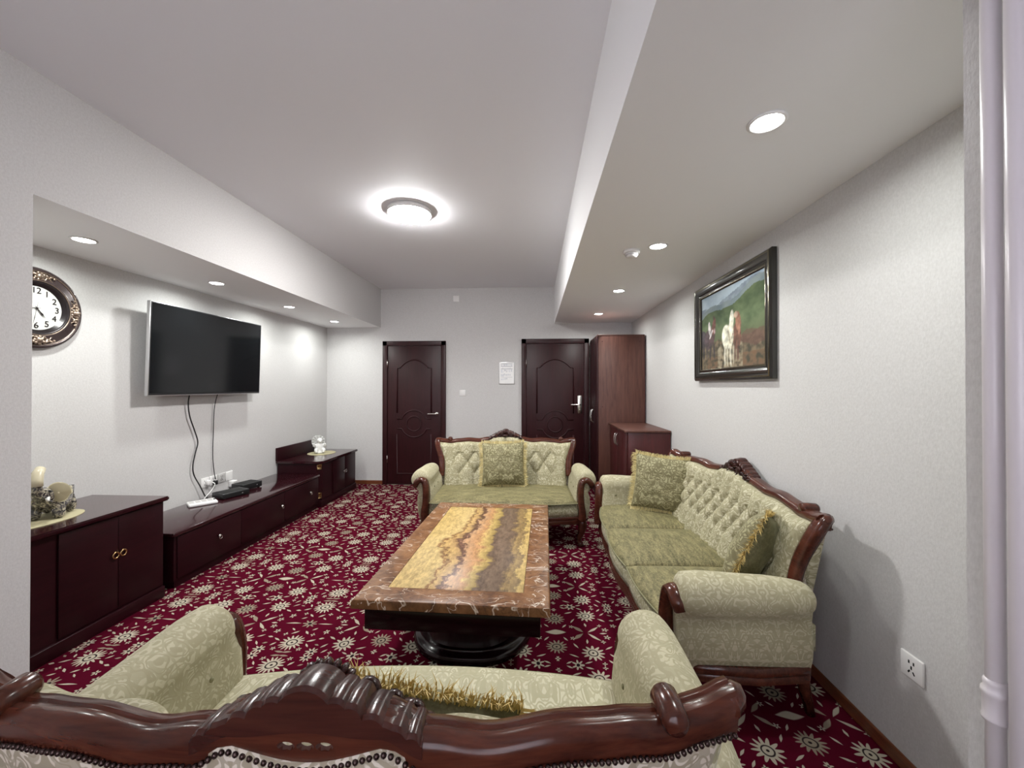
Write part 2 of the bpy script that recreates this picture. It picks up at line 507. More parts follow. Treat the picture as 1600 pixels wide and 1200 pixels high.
M['mat'] = plain('beige_felt', (0.43, 0.39, 0.24), 0.85)
M['hole'] = plain('dark_slot', (0.006, 0.006, 0.006), 0.8)
M['clock_frame'] = plain('clock_frame', (0.060, 0.042, 0.042), 0.25, 0.35, Coat_Weight=0.4)
M['clock_dark'] = plain('clock_dark', (0.016, 0.012, 0.013), 0.25, 0.2)
M['clock_orn'] = plain('antique_silver', (0.36, 0.28, 0.22), 0.3, 0.85)
M['dial'] = plain('dial_white', (0.60, 0.60, 0.57), 0.4)
M['frame'] = plain('picture_frame', (0.014, 0.012, 0.008), 0.25, 0.1, Coat_Weight=0.5)
M['lip'] = plain('frame_lip', (0.22, 0.20, 0.15), 0.18, 0.9)
M['canvas'] = mat_vcol('painted_canvas', 0.8, 0.0)
M['print'] = mat_vcol('printed_paper', 0.4, 0.2)
M['lamp'] = emit('lamp_diffuser', (1, 0.985, 0.97), LAMP_E)
M['downlight'] = emit('downlight_diffuser', (0.98, 1, 0.97), 30.0)
g = Mat('window_glass'); g.P(Base_Color=(1, 1, 1), Roughness=0.0, Transmission_Weight=1.0, IOR=1.01); M['glass'] = g.m

# ------------------------------------------------------------------ setting
def struct(name, x0, x1, y0, y1, z0, z1, mat):
    return tag(bx(name, x0, x1, y0, y1, z0, z1, mat), kind='structure')

T = 0.12
struct('floor', XL - T, XR + T, YF - T, YB + T, -0.1, 0.0, M['carpet'])
struct('ceiling', XL - T, XR + T, YF - T, YB + T, ZC, ZC + 0.1, M['ceil'])
struct('wall_left', XL - T, XL, PIER_Y, YB, 0, ZC, M['wall'])
struct('wall_left_pier', XL - T, XB, YF, PIER_Y, 0, ZC, M['wall'])
struct('wall_right', XR, XR + T, YF, YB, 0, ZC, M['wall'])
struct('wall_back', XL - T, XR + T, YB, YB + T, 0, ZC, M['wall'])
struct('wall_right_pier', 0.805, XR, 0.50, 0.80, 0, ZC, M['wall'])
# boxed beams hanging below the ceiling
bl = struct('trim_1', XL, XB, PIER_Y, YB, ZBL, ZC, M['soffit'])
br = struct('trim_2', XS, XR, 0.80, YB, ZSR, ZC, M['soffit'])
# the beam on the left is papered on its side
bl.data.materials.append(M['wall'])
for p in bl.data.polygons:
    if abs(p.normal.x) > 0.5: p.material_index = 1
# window wall behind the camera
WX0, WX1, WZ0, WZ1 = -1.5, 0.6, 0.75, 2.35
bm = bmesh.new()
box(bm, XL - T, WX0, YF - T, YF, 0, ZC); box(bm, WX1, XR + T, YF - T, YF, 0, ZC)
box(bm, WX0, WX1, YF - T, YF, 0, WZ0); box(bm, WX0, WX1, YF - T, YF, WZ1, ZC)
tag(link('wall_front', bm, M['wall'], smooth=False), kind='structure')
bm = bmesh.new()
for a, b in ((WX0, WX0 + 0.06), (-0.48, -0.42), (WX1 - 0.06, WX1)): box(bm, a, b, YF - 0.09, YF - 0.02, WZ0, WZ1)
for a, b in ((WZ0, WZ0 + 0.06), (WZ1 - 0.06, WZ1)): box(bm, WX0, WX1, YF - 0.09, YF - 0.02, a, b)
win = tag(link('window_1', bm, M['white'], smooth=False), kind='structure')
for a, b in ((WX0 + 0.06, -0.48), (-0.42, WX1 - 0.06)):
    bx('pane', a, b, YF - 0.06, YF - 0.054, WZ0 + 0.06, WZ1 - 0.06, M['glass'], win)

# skirting boards
def skirting(name, segs, mat):
    bm = bmesh.new()
    for s in segs: box(bm, *s, 0, 0.055, 0.004, 1)
    tag(link(name, bm, mat, smooth=False), kind='structure')
skirting('baseboard_back', [(XL, -2.16, YB - 0.014, YB), (-1.25, -0.18, YB - 0.014, YB)], M['skirt'])
skirting('baseboard_right', [(XR - 0.014, XR, 0.80, YB)], M['skirt_y'])
skirting('baseboard_left', [(XL, XL + 0.014, PIER_Y, YB)], M['skirt_y'])

# ------------------------------------------------------------------ doors
def door(name, x0, x1, ztop, lock):
    root = thing(name, None, None, ((x0 + x1) / 2, YB, 0)); tag(root, kind='structure')
    hw = (x1 - x0) / 2; fw = 0.068
    bm = bmesh.new()
    for s in (-1, 1): box(bm, s * hw - (fw if s > 0 else 0), s * hw + (0 if s > 0 else fw), -0.035, 0.0, 0, ztop, 0.006)
    box(bm, -hw, hw, -0.035, 0.0, ztop - fw, ztop, 0.006)
    sharp(link('door_frame', bm, M['door'], root), 50)
    lw = hw - fw - 0.003; lt = ztop - fw - 0.004
    leaf = bx('door_leaf', -lw, lw, -0.020, -0.001, 0.008, lt, M['door'], root, 0.002)
    y = -0.021
    def mould(pts, r=0.010):
        bm = bmesh.new()
        tube(bm, [(p[0], y, p[1]) for p in pts], r, 8, flat=(1.0, 0.9), up=Vector((0, 1, 0)))
        link('moulding', bm, M['door'], leaf)
    px = lw * 0.64; zc = 0.865; R = 0.19; ri = 0.105
    # arched upper panel with an arch over the roundel
    arc = [( -px + 0.04 + (2 * px - 0.08) * t, 1.66 + 0.115 * math.sin(PI * t) ** 0.85) for t in [k / 16 for k in range(17)]]
    up = [(-px, 1.02), (-px, 1.655)] + arc + [(px, 1.655), (px, 1.02)]
    mould(up)
    a0 = math.asin(0.07 / R)
    mould([(-px, zc + 0.07)] + [(R * math.cos(PI - a0 - (PI - 2 * a0) * k / 16), zc + R * math.sin(PI - a0 - (PI - 2 * a0) * k / 16)) for k in range(17)] + [(px, zc + 0.07)])
    mould([(-px, zc - 0.07)] + [(R * math.cos(PI - a0 - (PI - 2 * a0) * k / 16), zc - R * math.sin(PI - a0 - (PI - 2 * a0) * k / 16)) for k in range(17)] + [(px, zc - 0.07)])
    bm = bmesh.new()
    tube(bm, [(ri * math.cos(2 * PI * k / 28), y, zc + ri * math.sin(2 * PI * k / 28)) for k in range(28)], 0.010, 8, closed=True, up=Vector((0, 1, 0)))
    link('moulding', bm, M['door'], leaf)
    mould([(-px, 0.72), (-px, 0.16), (px, 0.16), (px, 0.72)])
    # handle
    hx = lw - 0.055
    if lock:
        h = bx('lock_plate', hx - 0.032, hx + 0.032, -0.032, -0.019, 1.02, 1.27, M['chrome'], root, 0.006)
        bm = bmesh.new()
        tube(bm, catmull([(hx, -0.03, 1.145), (hx, -0.07, 1.145), (hx - 0.03, -0.078, 1.145), (hx - 0.13, -0.075, 1.143)], 6), 0.010, 10)
        ball(bm, (hx, -0.034, 1.075), (0.012, 0.006, 0.012))
        link('lever', bm, M['chrome'], h)
    else:
        bm = bmesh.new()
        lathe(bm, [(0.0, 0.016), (0.024, 0.014), (0.027, 0.0)], 20, Matrix.Translation((hx, -0.020, 1.01)) @ Matrix.Rotation(PI / 2, 4, 'X'))
        tube(bm, catmull([(hx, -0.03, 1.01), (hx, -0.062, 1.01), (hx - 0.025, -0.07, 1.01), (hx - 0.125, -0.066, 1.008)], 6), 0.010, 10)
        link('handle', bm, M['chrome'], leaf)
    for z in (0.36, 1.72):
        bm = bmesh.new(); tube(bm, [(-lw - 0.004, -0.026, z - 0.055), (-lw - 0.004, -0.026, z + 0.055)], 0.008, 8)
        link('hinge', bm, M['chrome'], root)
    return root
door('door_1', -2.16, -1.25, 2.04, False)
door('door_2', -0.18, 0.755, 2.06, True)

# ------------------------------------------------------------------ lamps
t = thing('ceiling_lamp', 'round white flush lamp glowing in the middle of the ceiling', 'lamp', (-0.985, 3.13, ZC))
bm = bmesh.new(); lathe(bm, [(0.158, 0.0), (0.170, -0.004), (0.171, -0.034), (0.166, -0.037)], 48)
link('lamp_base', bm, M['white'], t)
bm = bmesh.new(); lathe(bm, [(0.164, -0.030), (0.166, -0.038), (0.150, -0.052), (0.11, -0.060), (0.06, -0.065), (0.0, -0.067)], 48)
link('diffuser', bm, M['lamp'], t)

def downlight(x, y, z, label, group):
    t = thing('downlight', label, 'downlight', (x, y, z), 0, group)
    bm = bmesh.new(); lathe(bm, [(0.058, 0.0), (0.060, -0.004), (0.052, -0.008), (0.046, -0.004), (0.045, 0.0)], 32)
    link('trim_ring', bm, M['white'], t)
    bm = bmesh.new(); lathe(bm, [(0.046, -0.001), (0.044, -0.0045), (0.0, -0.0055)], 32)
    link('diffuser', bm, M['downlight'], t)
    area('downlight_beam', (x, y, z - 0.012), (0, 0, 0), 0.08, 0.08, DOWN_E, (0.97, 1.0, 0.96), 'DISK', math.radians(168))
ordl = ['recessed downlight in the left beam, nearest, above the wall clock', 'recessed downlight in the left beam, second from the clock, above the television',
        'recessed downlight in the left beam, third from the clock, past the television', 'recessed downlight in the left beam, smallest, nearest the back wall']
for y, l in zip((2.174, 3.146, 4.121, 5.083), ordl): downlight(-2.588, y, ZBL, l, 'downlights in the left beam')
ordr = ['largest recessed downlight in the right soffit, nearest the camera', 'recessed downlight in the right soffit beside the smoke detector',
        'recessed downlight in the right soffit, third along, past the smoke detector', 'recessed downlight in the right soffit, farthest, above the wardrobe']
for y, l in zip((1.388, 2.579, 3.764, 4.942), ordr): downlight(0.777, y, ZSR, l, 'downlights in the right soffit')

t = thing('smoke_detector', 'small white round smoke detector on the right soffit', 'smoke detector', (0.633, 2.66, ZSR))
bm = bmesh.new(); lathe(bm, [(0.052, 0.0), (0.052, -0.018), (0.047, -0.020)], 28); link('base', bm, M['white'], t)
bm = bmesh.new(); lathe(bm, [(0.040, -0.018), (0.040, -0.026), (0.034, -0.030), (0.034, -0.040), (0.024, -0.046), (0.0, -0.047)], 28); link('sensor_head', bm, M['white'], t)
bm = bmesh.new(); lathe(bm, [(0.0415, -0.024), (0.036, -0.0245), (0.036, -0.031), (0.0415, -0.0315)], 28); link('vent_slot', bm, M['offwhite'], t)

# ------------------------------------------------------------------ heating pipes at the right pier
def riser(x, y, label):
    t = thing('heating_pipe', label, 'pipe', (x, y, 0), 0, None)
    bm = bmesh.new(); lathe(bm, [(0.0125, 0.0), (0.0125, ZC)], 24); link('pipe', bm, M['pipe'], t)
    return t
p1 = riser(0.7685, 0.720, 'white painted vertical heating pipe with a jointed collar, beside the right pier')
bm = bmesh.new()
lathe(bm, [(0.0125, 0.835), (0.0165, 0.837), (0.0172, 0.841), (0.0158, 0.846), (0.0158, 0.878), (0.0178, 0.882), (0.0172, 0.888), (0.0142, 0.891), (0.0150, 0.898), (0.0150, 0.902), (0.0125, 0.906)], 28)
link('collar', bm, M['pipe'], p1)
riser(0.765, 0.682, 'plain white vertical heating pipe at the right edge of the photo')

# ------------------------------------------------------------------ wall plates
def plate(name, label, cat, loc, rz, slots=None, rocker=False):
    """86 mm plate, front = -Y before rotation"""
    t = thing(name, label, cat, loc, rz)
    bx('cover', -0.043, 0.043, -0.009, 0.0, -0.043, 0.043, M['white'], t, 0.003)
    if slots:
        for (x, z, a, w_, h_) in slots:
            bm = bmesh.new(); box(bm, -w_, w_, -0.0097, -0.0085, -h_, h_)
            bmesh.ops.transform(bm, matrix=Matrix.Translation((x, 0, z)) @ Matrix.Rotation(a, 4, 'Y'), verts=bm.verts[:])
            link('slot', bm, M['hole'], t, False)
    if rocker:
        bx('rocker', -0.030, 0.030, -0.012, -0.008, -0.034, 0.034, M['white'], t, 0.002)
    return t
FIVE = [(-0.009, 0.016, 0, 0.0026, 0.0055), (0.009, 0.016, 0, 0.0026, 0.0055), (0, -0.002, 0, 0.0026, 0.006), (-0.009, -0.018, 0.6, 0.0026, 0.006), (0.009, -0.018, -0.6, 0.0026, 0.006)]
plate('wall_socket', 'white square five-hole socket low on the right wall', 'socket', (XR, 1.515, 0.396), -PI / 2, FIVE)
plate('light_switch', 'white square light switch on the back wall between the doors', 'switch', (-1.014, YB, 1.303), 0, None, True)
plate('blank_plate', 'small white blank plate high on the back wall under the ceiling', 'plate', (-1.106, YB, 2.64), 0)
for i, (y, l, sl) in enumerate(((3.505, 'white socket with a white plug, left end of the row above the low media cabinet', FIVE),
                                (3.601, 'white socket with a black plug, second in the row above the low media cabinet', FIVE),
                                (3.697, 'greyish socket plate, third in the row above the low media cabinet', FIVE),
                                (3.793, 'plain white plate, right end of the row above the low media cabinet', None))):
    o = plate('wall_socket' if sl else 'blank_plate', l, 'socket' if sl else 'plate', (XL, y, 0.522), PI / 2, sl)
    o['group'] = 'socket plates above the low media cabinet'
    if i == 2:
        c = o.children[0]; c.data = c.data.copy(); c.data.materials[0] = M['offwhite']

# ------------------------------------------------------------------ notice on back wall
def painted(name, W, H, nx, ny, fn, mat, parent, thick=0.0):
    bm = bmesh.new(); lay = bm.loops.layers.float_color.new('Col')
    V = [[bm.verts.new((-W / 2 + W * i / nx, 0, -H / 2 + H * j / ny)) for i in range(nx + 1)] for j in range(ny + 1)]
    cols = [[(*fn(i / nx, j / ny), 1) for i in range(nx + 1)] for j in range(ny + 1)]
    for j in range(ny):
        for i in range(nx):
            f = bm.faces.new((V[j][i], V[j][i + 1], V[j + 1][i + 1], V[j + 1][i]))
            for lp, (a, b) in zip(f.loops, ((j, i), (j, i + 1), (j + 1, i + 1), (j + 1, i))): lp[lay] = cols[b if False else a][b]
    me = bpy.data.meshes.new(name); bm.to_mesh(me); bm.free(); me.materials.append(mat)
    o = bpy.data.objects.new(name, me); C.objects.link(o); o.parent = parent
    return o

def srgb(c): return c

t = thing('wall_notice', 'framed white notice with a printed plan on the back wall, left of the right-hand door', 'notice', (-0.388, YB, 1.583))
bx('backing', -0.110, 0.110, -0.010, 0.0, -0.155, 0.155, M['silver'], t, 0.002)
rn = random.Random(3)
marks = []
for row, (v0, v1, d) in enumerate(((0.82, 0.92, 0.55), (0.72, 0.76, 0.6), (0.50, 0.68, 0.65), (0.34, 0.48, 0.65), (0.14, 0.28, 0.6))):
    u = 0.10
    while u < 0.86:
        wd = rn.uniform(0.03, 0.12)
        if rn.random() < 0.75: marks.append((u, min(u + wd, 0.9), v0 + rn.random() * (v1 - v0) * 0.5, v1 - rn.random() * (v1 - v0) * 0.4, d + rn.uniform(-0.2, 0.2)))
        u += wd + rn.uniform(0.01, 0.05)
def notice(u, v):
    k = (0.86, 0.86, 0.85)
    if 0.10 < u < 0.90 and (abs(v - 0.93) < 0.012 or abs(v - 0.83) < 0.012 or abs(v - 0.31) < 0.010 or abs(v - 0.70) < 0.010): k = (0.35, 0.36, 0.40)
    for a, b, c, d, s_ in marks:
        if a < u < b and c < v < d and (int(u * 90) + int(v * 110)) % 2: k = (s_ * 0.66, s_ * 0.72, s_ * 0.86)
    return k
o = painted('print', 0.206, 0.296, 60, 84, notice, M['print'], t); o.location = (0, -0.0105, 0)

# ------------------------------------------------------------------ wall clock
def text_mesh(s, size, mat, parent, name, M4):
    cu = bpy.data.curves.new('t', 'FONT'); cu.body = s; cu.size = size; cu.align_x = 'CENTER'; cu.align_y = 'CENTER'; cu.extrude = 0.0008
    tmp = bpy.data.objects.new('t', cu); C.objects.link(tmp)
    dg = bpy.context.evaluated_depsgraph_get()
    me = bpy.data.meshes.new_from_object(tmp.evaluated_get(dg))
    bpy.data.objects.remove(tmp); bpy.data.curves.remove(cu)
    me.transform(M4); me.materials.clear(); me.materials.append(mat); me.name = name
    o = bpy.data.objects.new(name, me); C.objects.link(o); o.parent = parent
    return o
t = thing('wall_clock', 'round dark ornate wall clock partly hidden by the left pier', 'clock', (XL, 2.240, 1.863), PI / 2)
t.scale = (.965, .965, .965)
RX = Matrix.Rotation(PI / 2, 4, 'X')      # lathe z -> -y (front)
bm = bmesh.new(); lathe(bm, [(0.10, 0.002), (0.245, 0.002), (0.253, 0.012), (0.253, 0.022), (0.243, 0.034), (0.232, 0.034), (0.226, 0.028), (0.218, 0.030), (0.180, 0.044), (0.170, 0.047), (0.165, 0.042)], 64, RX, caps=False)
link('frame', bm, M['clock_frame'], t)
bm = bmesh.new(); lathe(bm, [(0.167, 0.043), (0.160, 0.046), (0.150, 0.036), (0.132, 0.022)], 64, RX, caps=False)
link('inner_ring', bm, M['clock_dark'], t)
bm = bmesh.new(); tube(bm, [(0.168 * math.cos(2 * PI * k / 64), -0.046, 0.168 * math.sin(2 * PI * k / 64)) for k in range(64)], 0.003, 6, closed=True); link('silver_bead', bm, M['clock_orn'], t)
bm = bmesh.new(); tube(bm, [(0.229 * math.cos(2 * PI * k / 64), -0.030, 0.229 * math.sin(2 * PI * k / 64)) for k in range(64)], 0.0035, 6, closed=True); link('outer_bead', bm, M['clock_orn'], t)
bm = bmesh.new(); lathe(bm, [(0.136, 0.024), (0.0, 0.0241)], 64, RX, caps=False)
dial = link('dial', bm, M['dial'], t, False)
for k in range(1, 13):
    a = PI / 2 - 2 * PI * k / 12
    text_mesh(str(k), 0.052, M['clock_dark'], dial, 'numeral', Matrix.Translation((0.108 * math.cos(a), -0.0265, 0.108 * math.sin(a))) @ RX)
def hand(name, deg, ln, tail, wd):
    a = math.radians(90 - deg); d = Vector((math.cos(a), 0, math.sin(a))); n = Vector((-d.z, 0, d.x))
    bm = bmesh.new(); y = Vector((0, -0.029, 0))
    pts = [y - d * tail, y + n * wd * 0.4, y + d * ln * 0.45 + n * wd * 0.5, y + d * ln * 0.62 + n * wd, y + d * ln * 0.78 + n * wd * 0.3, y + d * ln, y + d * ln * 0.78 - n * wd * 0.3, y + d * ln * 0.62 - n * wd, y + d * ln * 0.45 - n * wd * 0.5, y - n * wd * 0.4]
    f = bm.faces.new([bm.verts.new(p) for p in pts])
    r = bmesh.ops.extrude_face_region(bm, geom=[f]); bmesh.ops.translate(bm, vec=(0, -0.0015, 0), verts=[v for v in r['geom'] if isinstance(v, bmesh.types.BMVert)])
    link(name, bm, M['clock_dark'], t, False)
hand('hour_hand', 142, 0.072, 0.015, 0.006); hand('minute_hand', 265, 0.105, 0.03, 0.004); hand('second_hand', 190, 0.1, 0.04, 0.0012)
bm = bmesh.new(); ball(bm, (0, -0.031, 0), (0.007, 0.003, 0.007)); link('hub', bm, M['clock_dark'], t)
for q in range(4):
    a = q * PI / 2
    bm = bmesh.new(); rq = random.Random(q)
    R3 = Matrix.Rotation(-a, 3, 'Y')
    def P3(r, off, y=-0.048): 
        return R3 @ Vector((off, y, r))
    ball(bm, P3(0.198, 0), (0.020, 0.012, 0.020))
    for k in range(7):
        b = 2 * PI * k / 7
        ball(bm, P3(0.198 + 0.021 * math.sin(b), 0.021 * math.cos(b), -0.043), (0.010, 0.008, 0.010), n=8, m=5)
    for s in (-1, 1):
        pts = [P3(0.200 + 0.018 * math.sin(3.4 * k / 12 * PI) * (1 - k / 14), s * (0.022 + 0.062 * k / 12), -0.041) for k in range(13)]
        tube(bm, pts, [0.009 - 0.0005 * k for k in range(13)], 6)
        pts = [P3(0.190 - 0.016 * math.sin(2.6 * k / 10 * PI), s * (0.018 + 0.052 * k / 10), -0.041) for k in range(11)]
        tube(bm, pts, [0.007 - 0.0004 * k for k in range(11)], 6)
        for k in range(3): ball(bm, P3(0.206 - 0.005 * k, s * (0.04 + 0.02 * k), -0.043), (0.009, 0.007, 0.008), n=8, m=5)
    link('ornament', bm, M['clock_orn'], t)

# ------------------------------------------------------------------ television
t = thing('television', 'flat black television with a silver edge on the left wall', 'television', (-2.875, 3.455, 1.680), PI / 2)
tilt = bpy.data.objects.new('tv_body', None)
bpy.data.objects.remove(tilt)
TV = Matrix.Rotation(math.radians(1.6), 4, 'X')     # leans forward at the top
def tv(name, x0, x1, y0, y1, z0, z1, mat, bev=0.0, par=None):
    bm = bmesh.new(); box(bm, x0, x1, y0, y1, z0, z1, bev); bmesh.ops.transform(bm, matrix=TV, verts=bm.verts[:])
    return sharp(link(name, bm, mat, par or t), 50)
tv('edge_frame', -0.612, 0.612, -0.012, 0.016, -0.358, 0.358, M['silver'], 0.004)
tv('bezel', -0.605, 0.605, -0.0135, 0.01, -0.350, 0.353, M['black'])
tv('screen', -0.597, 0.597, -0.0145, 0.0, -0.335, 0.346, M['screen'])
tv('rear_housing', -0.45, 0.45, 0.014, 0.045, -0.30, 0.20, M['black'], 0.01)
bx('wall_bracket', -0.2, 0.2, 0.045, 0.1149, -0.15, 0.12, M['black'], t)
# cables
def cable(label, pts, r, mat, name='cable'):
    bm = bmesh.new(); tube(bm, catmull(pts, 8), r, 6)
    return tag(link(name, bm, mat), label, 'cable')
cable('thick black cable curving from the television down to the power strip', [(-2.93, 3.285, 1.37), (-2.955, 3.29, 1.26), (-2.96, 3.31, 1.14), (-2.962, 3.361, 1.014), (-2.965, 3.40, 0.905), (-2.965, 3.375, 0.811), (-2.962, 3.348, 0.715), (-2.96, 3.356, 0.625), (-2.955, 3.417, 0.51), (-2.945, 3.458, 0.415), (-2.92, 3.455, 0.396)], 0.0055, M['black'])
cable('thin black cable hanging straight from the television to a wall socket', [(-2.93, 3.59, 1.36), (-2.965, 3.585, 1.20), (-2.97, 3.578, 0.95), (-2.97, 3.574, 0.75), (-2.965, 3.585, 0.60), (-2.962, 3.60, 0.53)], 0.0035, M['black'])
cable('white plug lead looping from the first socket to the power strip', [(-2.955, 3.535, 0.525), (-2.925, 3.545, 0.50), (-2.935, 3.52, 0.45), (-2.92, 3.44, 0.415), (-2.87, 3.36, 0.417)], 0.004, M['white'])
t = thing('black_plug', 'black plug pushed into the second socket above the media cabinet', 'plug', (XL + 0.0095, 3.601, 0.50), PI / 2)
bx('plug_body', -0.018, 0.018, -0.028, 0.0, -0.02, 0.02, M['black'], t, 0.005)
bx('prong_collar', -0.012, 0.012, -0.002, 0.001, -0.012, 0.012, M['black'], t)
t = thing('white_plug', 'white plug pushed into the first socket above the media cabinet', 'plug', (XL + 0.0095, 3.520, 0.52), PI / 2)
bx('plug_body', -0.018, 0.018, -0.032, 0.0, -0.022, 0.022, M['white'], t, 0.006)
bx('prong_collar', -0.012, 0.012, -0.002, 0.001, -0.012, 0.012, M['white'], t)
t = thing('white_adaptor', 'white power adaptor plugged in under the right end of the socket row', 'adaptor', (XL, 3.82, 0.440), PI / 2)
bx('adaptor_body', -0.03, 0.03, -0.05, 0.0, -0.03, 0.03, M['white'], t, 0.006)
bx('adaptor_front', -0.022, 0.022, -0.0515, -0.049, -0.022, 0.022, M['offwhite'], t)

# ------------------------------------------------------------------ left cabinets (lacquered media unit in three pieces)
def ring_pull(parent, y, z, x, name='ring_pull', r=0.017, mat='brass'):
    bm = bmesh.new()
    tube(bm, [(x + 0.008, y + r * math.cos(2 * PI * k / 20), z + r * math.sin(2 * PI * k / 20)) for k in range(20)], r * 0.27, 8, closed=True, up=Vector((1, 0, 0)))
    ball(bm, (x + 0.004, y, z + r), (0.006, 0.006, 0.006))
    return link(name, bm, M[mat], parent)
# near cabinet: front faces +X
def cab_unit(y0, y1, H, label, hy, near, backboard):
    t = thing('media_side_cabinet', label, 'cabinet', (0, 0, 0))
    xf = -2.462
    t.location = ((XL + xf) / 2, (y0 + y1) / 2, 0)
    ox, oy = t.location.x, t.location.y
    def B(name, x0, x1, a, b, z0, z1, mat, bev=0.0, par=None):
        return bx(name, x0 - ox, x1 - ox, a - oy, b - oy, z0, z1, M[mat], par or t, bev)
    B('plinth', XL + 0.016, xf + 0.012, y0 + 0.02, y1 - 0.02, 0, 0.075, 'maroon', 0.004)
    # body with a chamfered near corner
    bm = bmesh.new(); ch = 0.05
    out = [(XL + 0.016, y0 + 0.02), (xf - ch, y0 + 0.02), (xf - 0.004, y0 + 0.02 + ch), (xf - 0.004, y1 - 0.02), (XL + 0.016, y1 - 0.02)]
    lo = [bm.verts.new((x - ox, y - oy, 0.075)) for x, y in out]; hi = [bm.verts.new((x - ox, y - oy, H - 0.028)) for x, y in out]
    for k in range(5): bm.faces.new((lo[k], lo[(k + 1) % 5], hi[(k + 1) % 5], hi[k]))
    bm.faces.new(lo); bm.faces.new(hi)
    link('body', bm, M['maroon'], t, False)
    bm = bmesh.new()
    out = [(XL + 0.003, y0), (xf - ch + 0.02, y0), (xf + 0.024, y0 + ch), (xf + 0.024, y1), (XL + 0.003, y1)]
    lo = [bm.verts.new((x - ox, y - oy, H - 0.028)) for x, y in out]; hi = [bm.verts.new((x - ox, y - oy, H)) for x, y in out]
    for k in range(5): bm.faces.new((lo[k], lo[(k + 1) % 5], hi[(k + 1) % 5], hi[k]))
    bm.faces.new(lo); bm.faces.new(hi)
    bmesh.ops.bevel(bm, geom=bm.edges[:], offset=0.007, segments=2, affect='EDGES')
    sharp(link('top', bm, M['maroon_top'], t), 50)
    d0, d1 = hy - 0.30, min(hy + 0.30, y1 - 0.03)
    for a, b, hh in ((d0, hy - 0.0015, hy - 0.022), (hy + 0.0015, d1, hy + 0.022)):
        d = B('door', xf - 0.004, xf + 0.006, a, b, 0.085, H - 0.036, 'maroon', 0.002)
        ring_pull(d, hh - oy, (0.405 if near else 0.30), xf + 0.006 - ox, mat='brass' if near else 'chrome')
    if backboard:
        B('backboard', XL + 0.003, XL + 0.03, y0, y1 - 0.17, H, H + 0.152, 'maroon', 0.004)
        for z0, z1 in ((H - 0.095, H - 0.035), (0.10, 0.165)):
            bm = bmesh.new()
            c0 = Vector((xf - ch, y0 + 0.02, 0)); c1 = Vector((xf - 0.004, y0 + 0.02 + ch, 0)); n = Vector((1, -1, 0)).normalized()
            prof = [(0.0, 0.002), (0.1, 0.007), (0.5, 0.011), (0.9, 0.007), (1.0, 0.002)]
            rows = []
            for k in range(7):
                z = z0 + (z1 - z0) * k / 6; e = 1.0 + 0.35 * math.cos(2 * PI * k / 6)
                rows.append([(c0.lerp(c1, 0.12 + 0.76 * p) + n * q * e - Vector((ox, oy, -z))) for p, q in prof])
            grid(bm, rows); 
            r = bmesh.ops.solidify(bm, geom=bm.faces[:], thickness=0.002)
            link('brass_cap', bm, M['brass'], t)
    return t
cabA = cab_unit(1.665, 2.575, 0.663, 'tall dark maroon side cabinet with brass rings nearest the left pier', 2.258, True, False)
cabF = cab_unit(4.505, 5.455, 0.530, 'dark maroon side cabinet with a backboard in the far left corner', 5.11, False, True)
t = thing('media_cabinet', 'long low dark maroon media cabinet with three drawers under the television', 'cabinet', (-2.73, 3.56, 0))
def B(name, x0, x1, a, b, z0, z1, mat, bev=0.0, par=None):
    return bx(name, x0 + 2.73, x1 + 2.73, a - 3.56, b - 3.56, z0, z1, M[mat], par or t, bev)
B('plinth', XL + 0.016, -2.485, 2.66, 4.49, 0, 0.05, 'maroon')
B('body', XL + 0.016, -2.474, 2.645, 4.495, 0.05, 0.362, 'maroon', 0.002)
B('top', XL + 0.003, -2.455, 2.625, 4.500, 0.362, 0.389, 'maroon_top', 0.006)
for a, b, ky in ((2.665, 3.27, 3.02), (3.275, 3.86, 3.80), (3.865, 4.485, 4.30)):
    d = B('drawer', -2.475, -2.465, a, b, 0.065, 0.352, 'maroon', 0.002)
    bm = bmesh.new(); lathe(bm, [(0.006, 0), (0.006, 0.010), (0.012, 0.014), (0.012, 0.020), (0.0, 0.023)], 14, Matrix.Translation((-2.465 + 2.73, ky - 3.56, 0.232)) @ Matrix.Rotation(PI / 2, 4, 'Y'))
    kn = link('knob', bm, M['chrome'], d)
    ring_pull(kn, ky - 3.56, 0.222, -2.448 + 2.73, 'ring', 0.013, 'chrome')

# things on the media cabinet
t = thing('power_strip', 'white flat power strip on the low media cabinet', 'power strip', (-2.835, 3.30, 0.389), math.radians(50))
bx('case', -0.10, 0.10, -0.070, 0.070, 0, 0.026, M['white'], t, 0.010, 3)
for k in range(4): 
    s = bx('outlet', -0.072 + 0.042 * k - 0.016, -0.072 + 0.042 * k + 0.016, -0.035, 0.035, 0.0255, 0.0268, M['offwhite'], t)
bx('switch', 0.078, 0.092, -0.012, 0.012, 0.0255, 0.031, M['black'], t, 0.002)
def flatbox(name, label, cat, loc, rz, a, b, h):
    t = thing(name, label, cat, loc, rz)
    bx('case', -a, a, -b, b, 0.004, h, M['black'], t, 0.006)
    bx('top_panel', -a * 0.8, a * 0.8, -b * 0.8, b * 0.8, h - 0.001, h + 0.0015, M['hole'], t, 0.0005)
    for sx in (-1, 1):
        for sy in (-1, 1): bx('foot', sx * a * 0.75 - 0.008, sx * a * 0.75 + 0.008, sy * b * 0.75 - 0.008, sy * b * 0.75 + 0.008, 0, 0.005, M['black'], t)
    bx('front_light', a * 0.4, a * 0.5, -b - 0.0005, -b + 0.002, h * 0.45, h * 0.6, M['silver'], t)
    return t
flatbox('set_top_box', 'black set-top box on the low media cabinet beside the power strip', 'set-top box', (-2.785, 3.565, 0.389), math.radians(68), 0.120, 0.080, 0.050)
